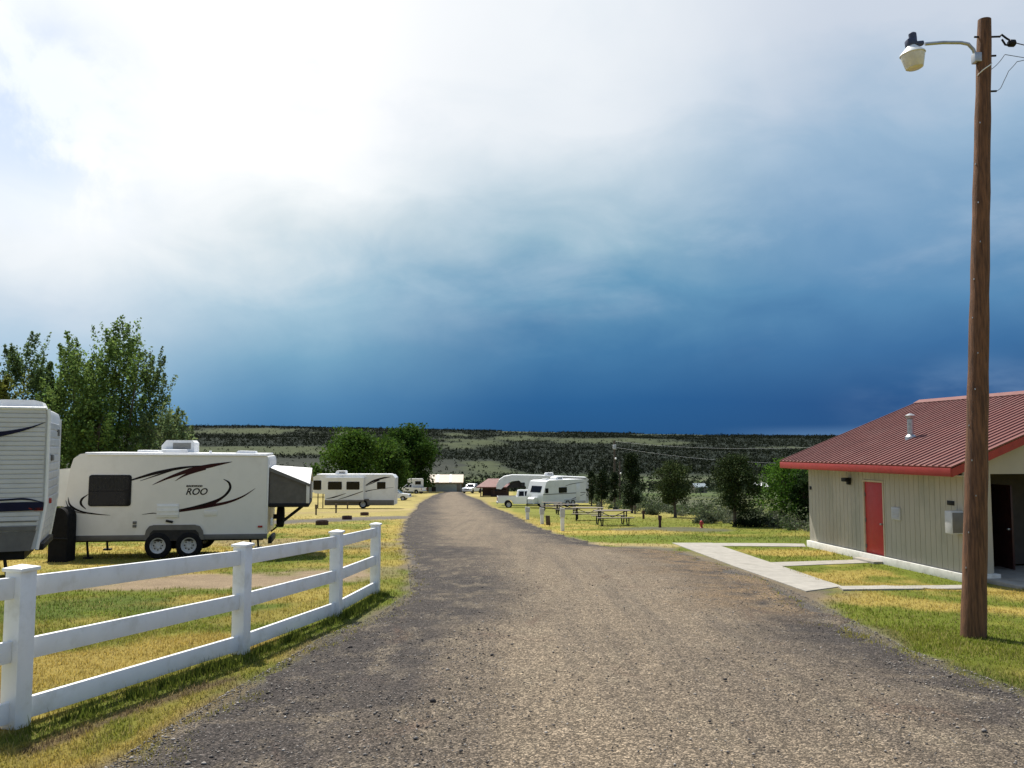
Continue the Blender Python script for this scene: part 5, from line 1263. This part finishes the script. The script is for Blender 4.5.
tree('juniper_tree', 'biggest rounded dark juniper with a bare trunk, behind the red hydrant', 'tree', gpx(733, 41), 3.35, 2.35, 'round', 16000, .048, JC, .09, .24, 95, jg, 31, .1, cv=.3)
tree('juniper_tree', 'round dark juniper on a bare trunk, left of the biggest one', 'tree', gpx(674, 56), 3.7, 2.5, 'round', 12000, .058, (.055, .075, .024), .10, .28, 80, jg, 33, .1, cv=.3)
tree('spruce_tree', 'tall narrow dark conifer beside the tall utility pole', 'tree', gpx(631, 68), 4.7, 2.3, 'column', 8500, .07, (.022, .034, .013), .09, .12, 70, jg, 35, .1, cv=.3)
tree('spruce_tree', 'short dark conifer between the white trailer and the utility pole', 'tree', gpx(601, 80), 3.9, 2.0, 'column', 3600, .08, (.022, .034, .013), .08, .22, 45, jg, 37, .1, cv=.3)
tree('spruce_tree', 'dark conifer behind the foot of the utility pole', 'tree', gpx(614, 84), 3.6, 1.5, 'column', 2600, .08, (.022, .034, .013), .08, .22, 40, jg, 39, .1, cv=.3)
tree('spruce_tree', 'dark conifer touching the right end of the white trailer', 'tree', gpx(591, 96), 3.9, 1.5, 'column', 2600, .08, (.024, .036, .014), .08, .2, 40, jg, 41, .1, cv=.3)
tree('locust_tree', 'bright green feathery tree beside the far corner of the bathhouse', 'tree', gpx(783, 42), 3.15, 3.1, 'wide', 7000, .06, (.085, .17, .022), .1, .2, 80, None, 43, .35, stems=3)
tree('locust_tree', 'dark lower tree half hidden behind the bathhouse corner', 'tree', gpx(803, 41), 2.7, 1.7, 'column', 4200, .07, (.026, .048, .014), .08, .05, 50, None, 45, .3, stems=2)
def shrub(label, px, Y, H, Wd, col, n, ls, seed, cat='shrub'):
    e = empty('shrub', gpx(px, Y), 0, label, cat, 'shrubs along the bank')
    r2 = np.random.default_rng(seed); k = 26
    cx = r2.normal(0, .25, (k, 3))*np.array([Wd, Wd*.8, H]); cx[:, 2] = np.abs(cx[:, 2])*1.1+.06*H
    P = cx[r2.integers(0, k, n)]+r2.normal(0, 1, (n, 3))*np.array([Wd, Wd, H])*.09; P[:, 2] = np.clip(np.abs(P[:, 2]), .03, None)
    V, F, C = leaves(P, ls*(.6+.8*r2.random(n)), col, .3); npmesh('foliage', V, F, leafmat(.2), e, C)
    mb = MB()
    for i in range(9): mb.tube([(0, 0, -.05), tuple(cx[i]*.5), tuple(cx[i])], [.02, .014, .006], 5)
    mb.build('stem', M['bark'], e)
shrub('dark spreading shrub at the foot of the biggest juniper', 752, 41, 1.05, 1.5, (.016, .026, .010), 3600, .04, 51)
shrub('grey green sagebrush between the two round junipers', 705, 46, 1.0, 1.7, (.085, .10, .055), 2600, .05, 52)
shrub('grey green sagebrush left of the left round juniper', 651, 62, .8, 1.4, (.075, .095, .05), 1500, .055, 53)
shrub('low grey sagebrush near the bathhouse corner', 778, 40, .8, 1.3, (.085, .095, .06), 2200, .04, 54)

# scrub covering the bank and the valley: nobody could count it
def scrub():
    N = 1300; y = 36*np.exp(rng.random(N)*math.log(170/36)); x = 12.3+rng.random(N)**1.3*(y*.42)+rng.normal(0, .4, N)
    x = np.where(y > 75, 9.5+rng.random(N)**1.2*(y*.5), x)
    s = .30+.75*rng.random(N)**1.6; Ps, Ss, Cs = [], [], []
    pal = np.array([(.13, .15, .085), (.085, .125, .045), (.05, .07, .028), (.15, .16, .11)])
    k = 90; idx = rng.integers(0, 4, N)
    P = np.stack([x, y, g(x, y)], -1)[:, None]+np.abs(rng.normal(0, 1, (N, k, 3)))*np.sign(rng.normal(0, 1, (N, k, 3)))*np.array([.42, .42, .0])*s[:, None, None]
    P[..., 2] += np.abs(rng.normal(0, .55, (N, k)))*s[:, None]
    S = (.022+.0008*y)[:, None]*(.6+.8*rng.random((N, k)))
    V, F, _ = leaves(P.reshape(-1, 3), S.ravel(), (1, 1, 1), 0)
    C = pal[idx][:, None]*(1+.35*(rng.random((N, k, 1))-.5)*1.6); C = np.repeat(C.reshape(-1, 1, 3), 4, 1).reshape(-1, 3)
    tag(npmesh('scrub', V, F, leafmat(.2), None, C), 'grey green sage scrub covering the bank beyond the right-hand lawn', 'scrub', kind='stuff')
scrub()
def far_growth():
    """valley brush and the juniper woods of the mesas"""
    def lot(N, r0, r1, m_, sz, leaf, dark, test):
        r = np.sqrt(rng.random(N)*(r1**2-r0**2)+r0**2) if r0 > 900 else r0*np.exp(rng.random(N)*math.log(r1/r0))
        a = (rng.random(N)*2-1)*R(34); x = r*np.sin(a); y = r*np.cos(a); c = groundcolor(x, y); z = g(x, y); k = test(x, y, c)
        x, y, z, r = x[k], y[k], z[k], r[k]; N = len(x)
        s = sz*(.6+.8*rng.random(N))*np.where(rng.random(N) < .06, 1.6, 1)
        P = np.clip(rng.normal(0, .40, (N, m_, 3)), -.8, .8)*s[:, None, None]; P[..., 2] = np.abs(P[..., 2])*1.5+s[:, None]*.2
        P += np.stack([x, y, z], -1)[:, None]
        V, F, _ = leaves(P.reshape(-1, 3), (s[:, None]*leaf*(.6+.7*rng.random((N, m_)))).ravel(), (1, 1, 1), 0, .4)
        pal = np.array([(.018, .025, .013), (.026, .035, .016), (.013, .018, .010), (.034, .042, .022)]); i = rng.integers(0, 4, N)  # juniper greens, storm-cloud shade over the mesas worked into the albedo
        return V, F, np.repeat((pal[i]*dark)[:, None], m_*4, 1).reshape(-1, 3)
    wood = lambda x, y, c: (c.sum(1) < .075) | (rng.random(len(x)) < .06)
    brush = lambda x, y, c: (fbm(x/45, y/45, 4, 61)+.25*rng.random(len(x)) > .60) & ((np.hypot(x, y) > 265) | (x > 16+.12*np.maximum(y-120, 0)))
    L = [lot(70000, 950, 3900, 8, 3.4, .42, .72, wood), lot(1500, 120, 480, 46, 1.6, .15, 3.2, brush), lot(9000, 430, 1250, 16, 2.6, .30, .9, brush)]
    off = 0; Vs, Fs, Cs = [], [], []
    for V, F, C in L: Vs.append(V); Fs.append(F+off); Cs.append(C); off += len(V)
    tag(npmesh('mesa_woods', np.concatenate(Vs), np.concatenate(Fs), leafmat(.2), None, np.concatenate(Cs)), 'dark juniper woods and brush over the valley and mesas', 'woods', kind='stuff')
far_growth()
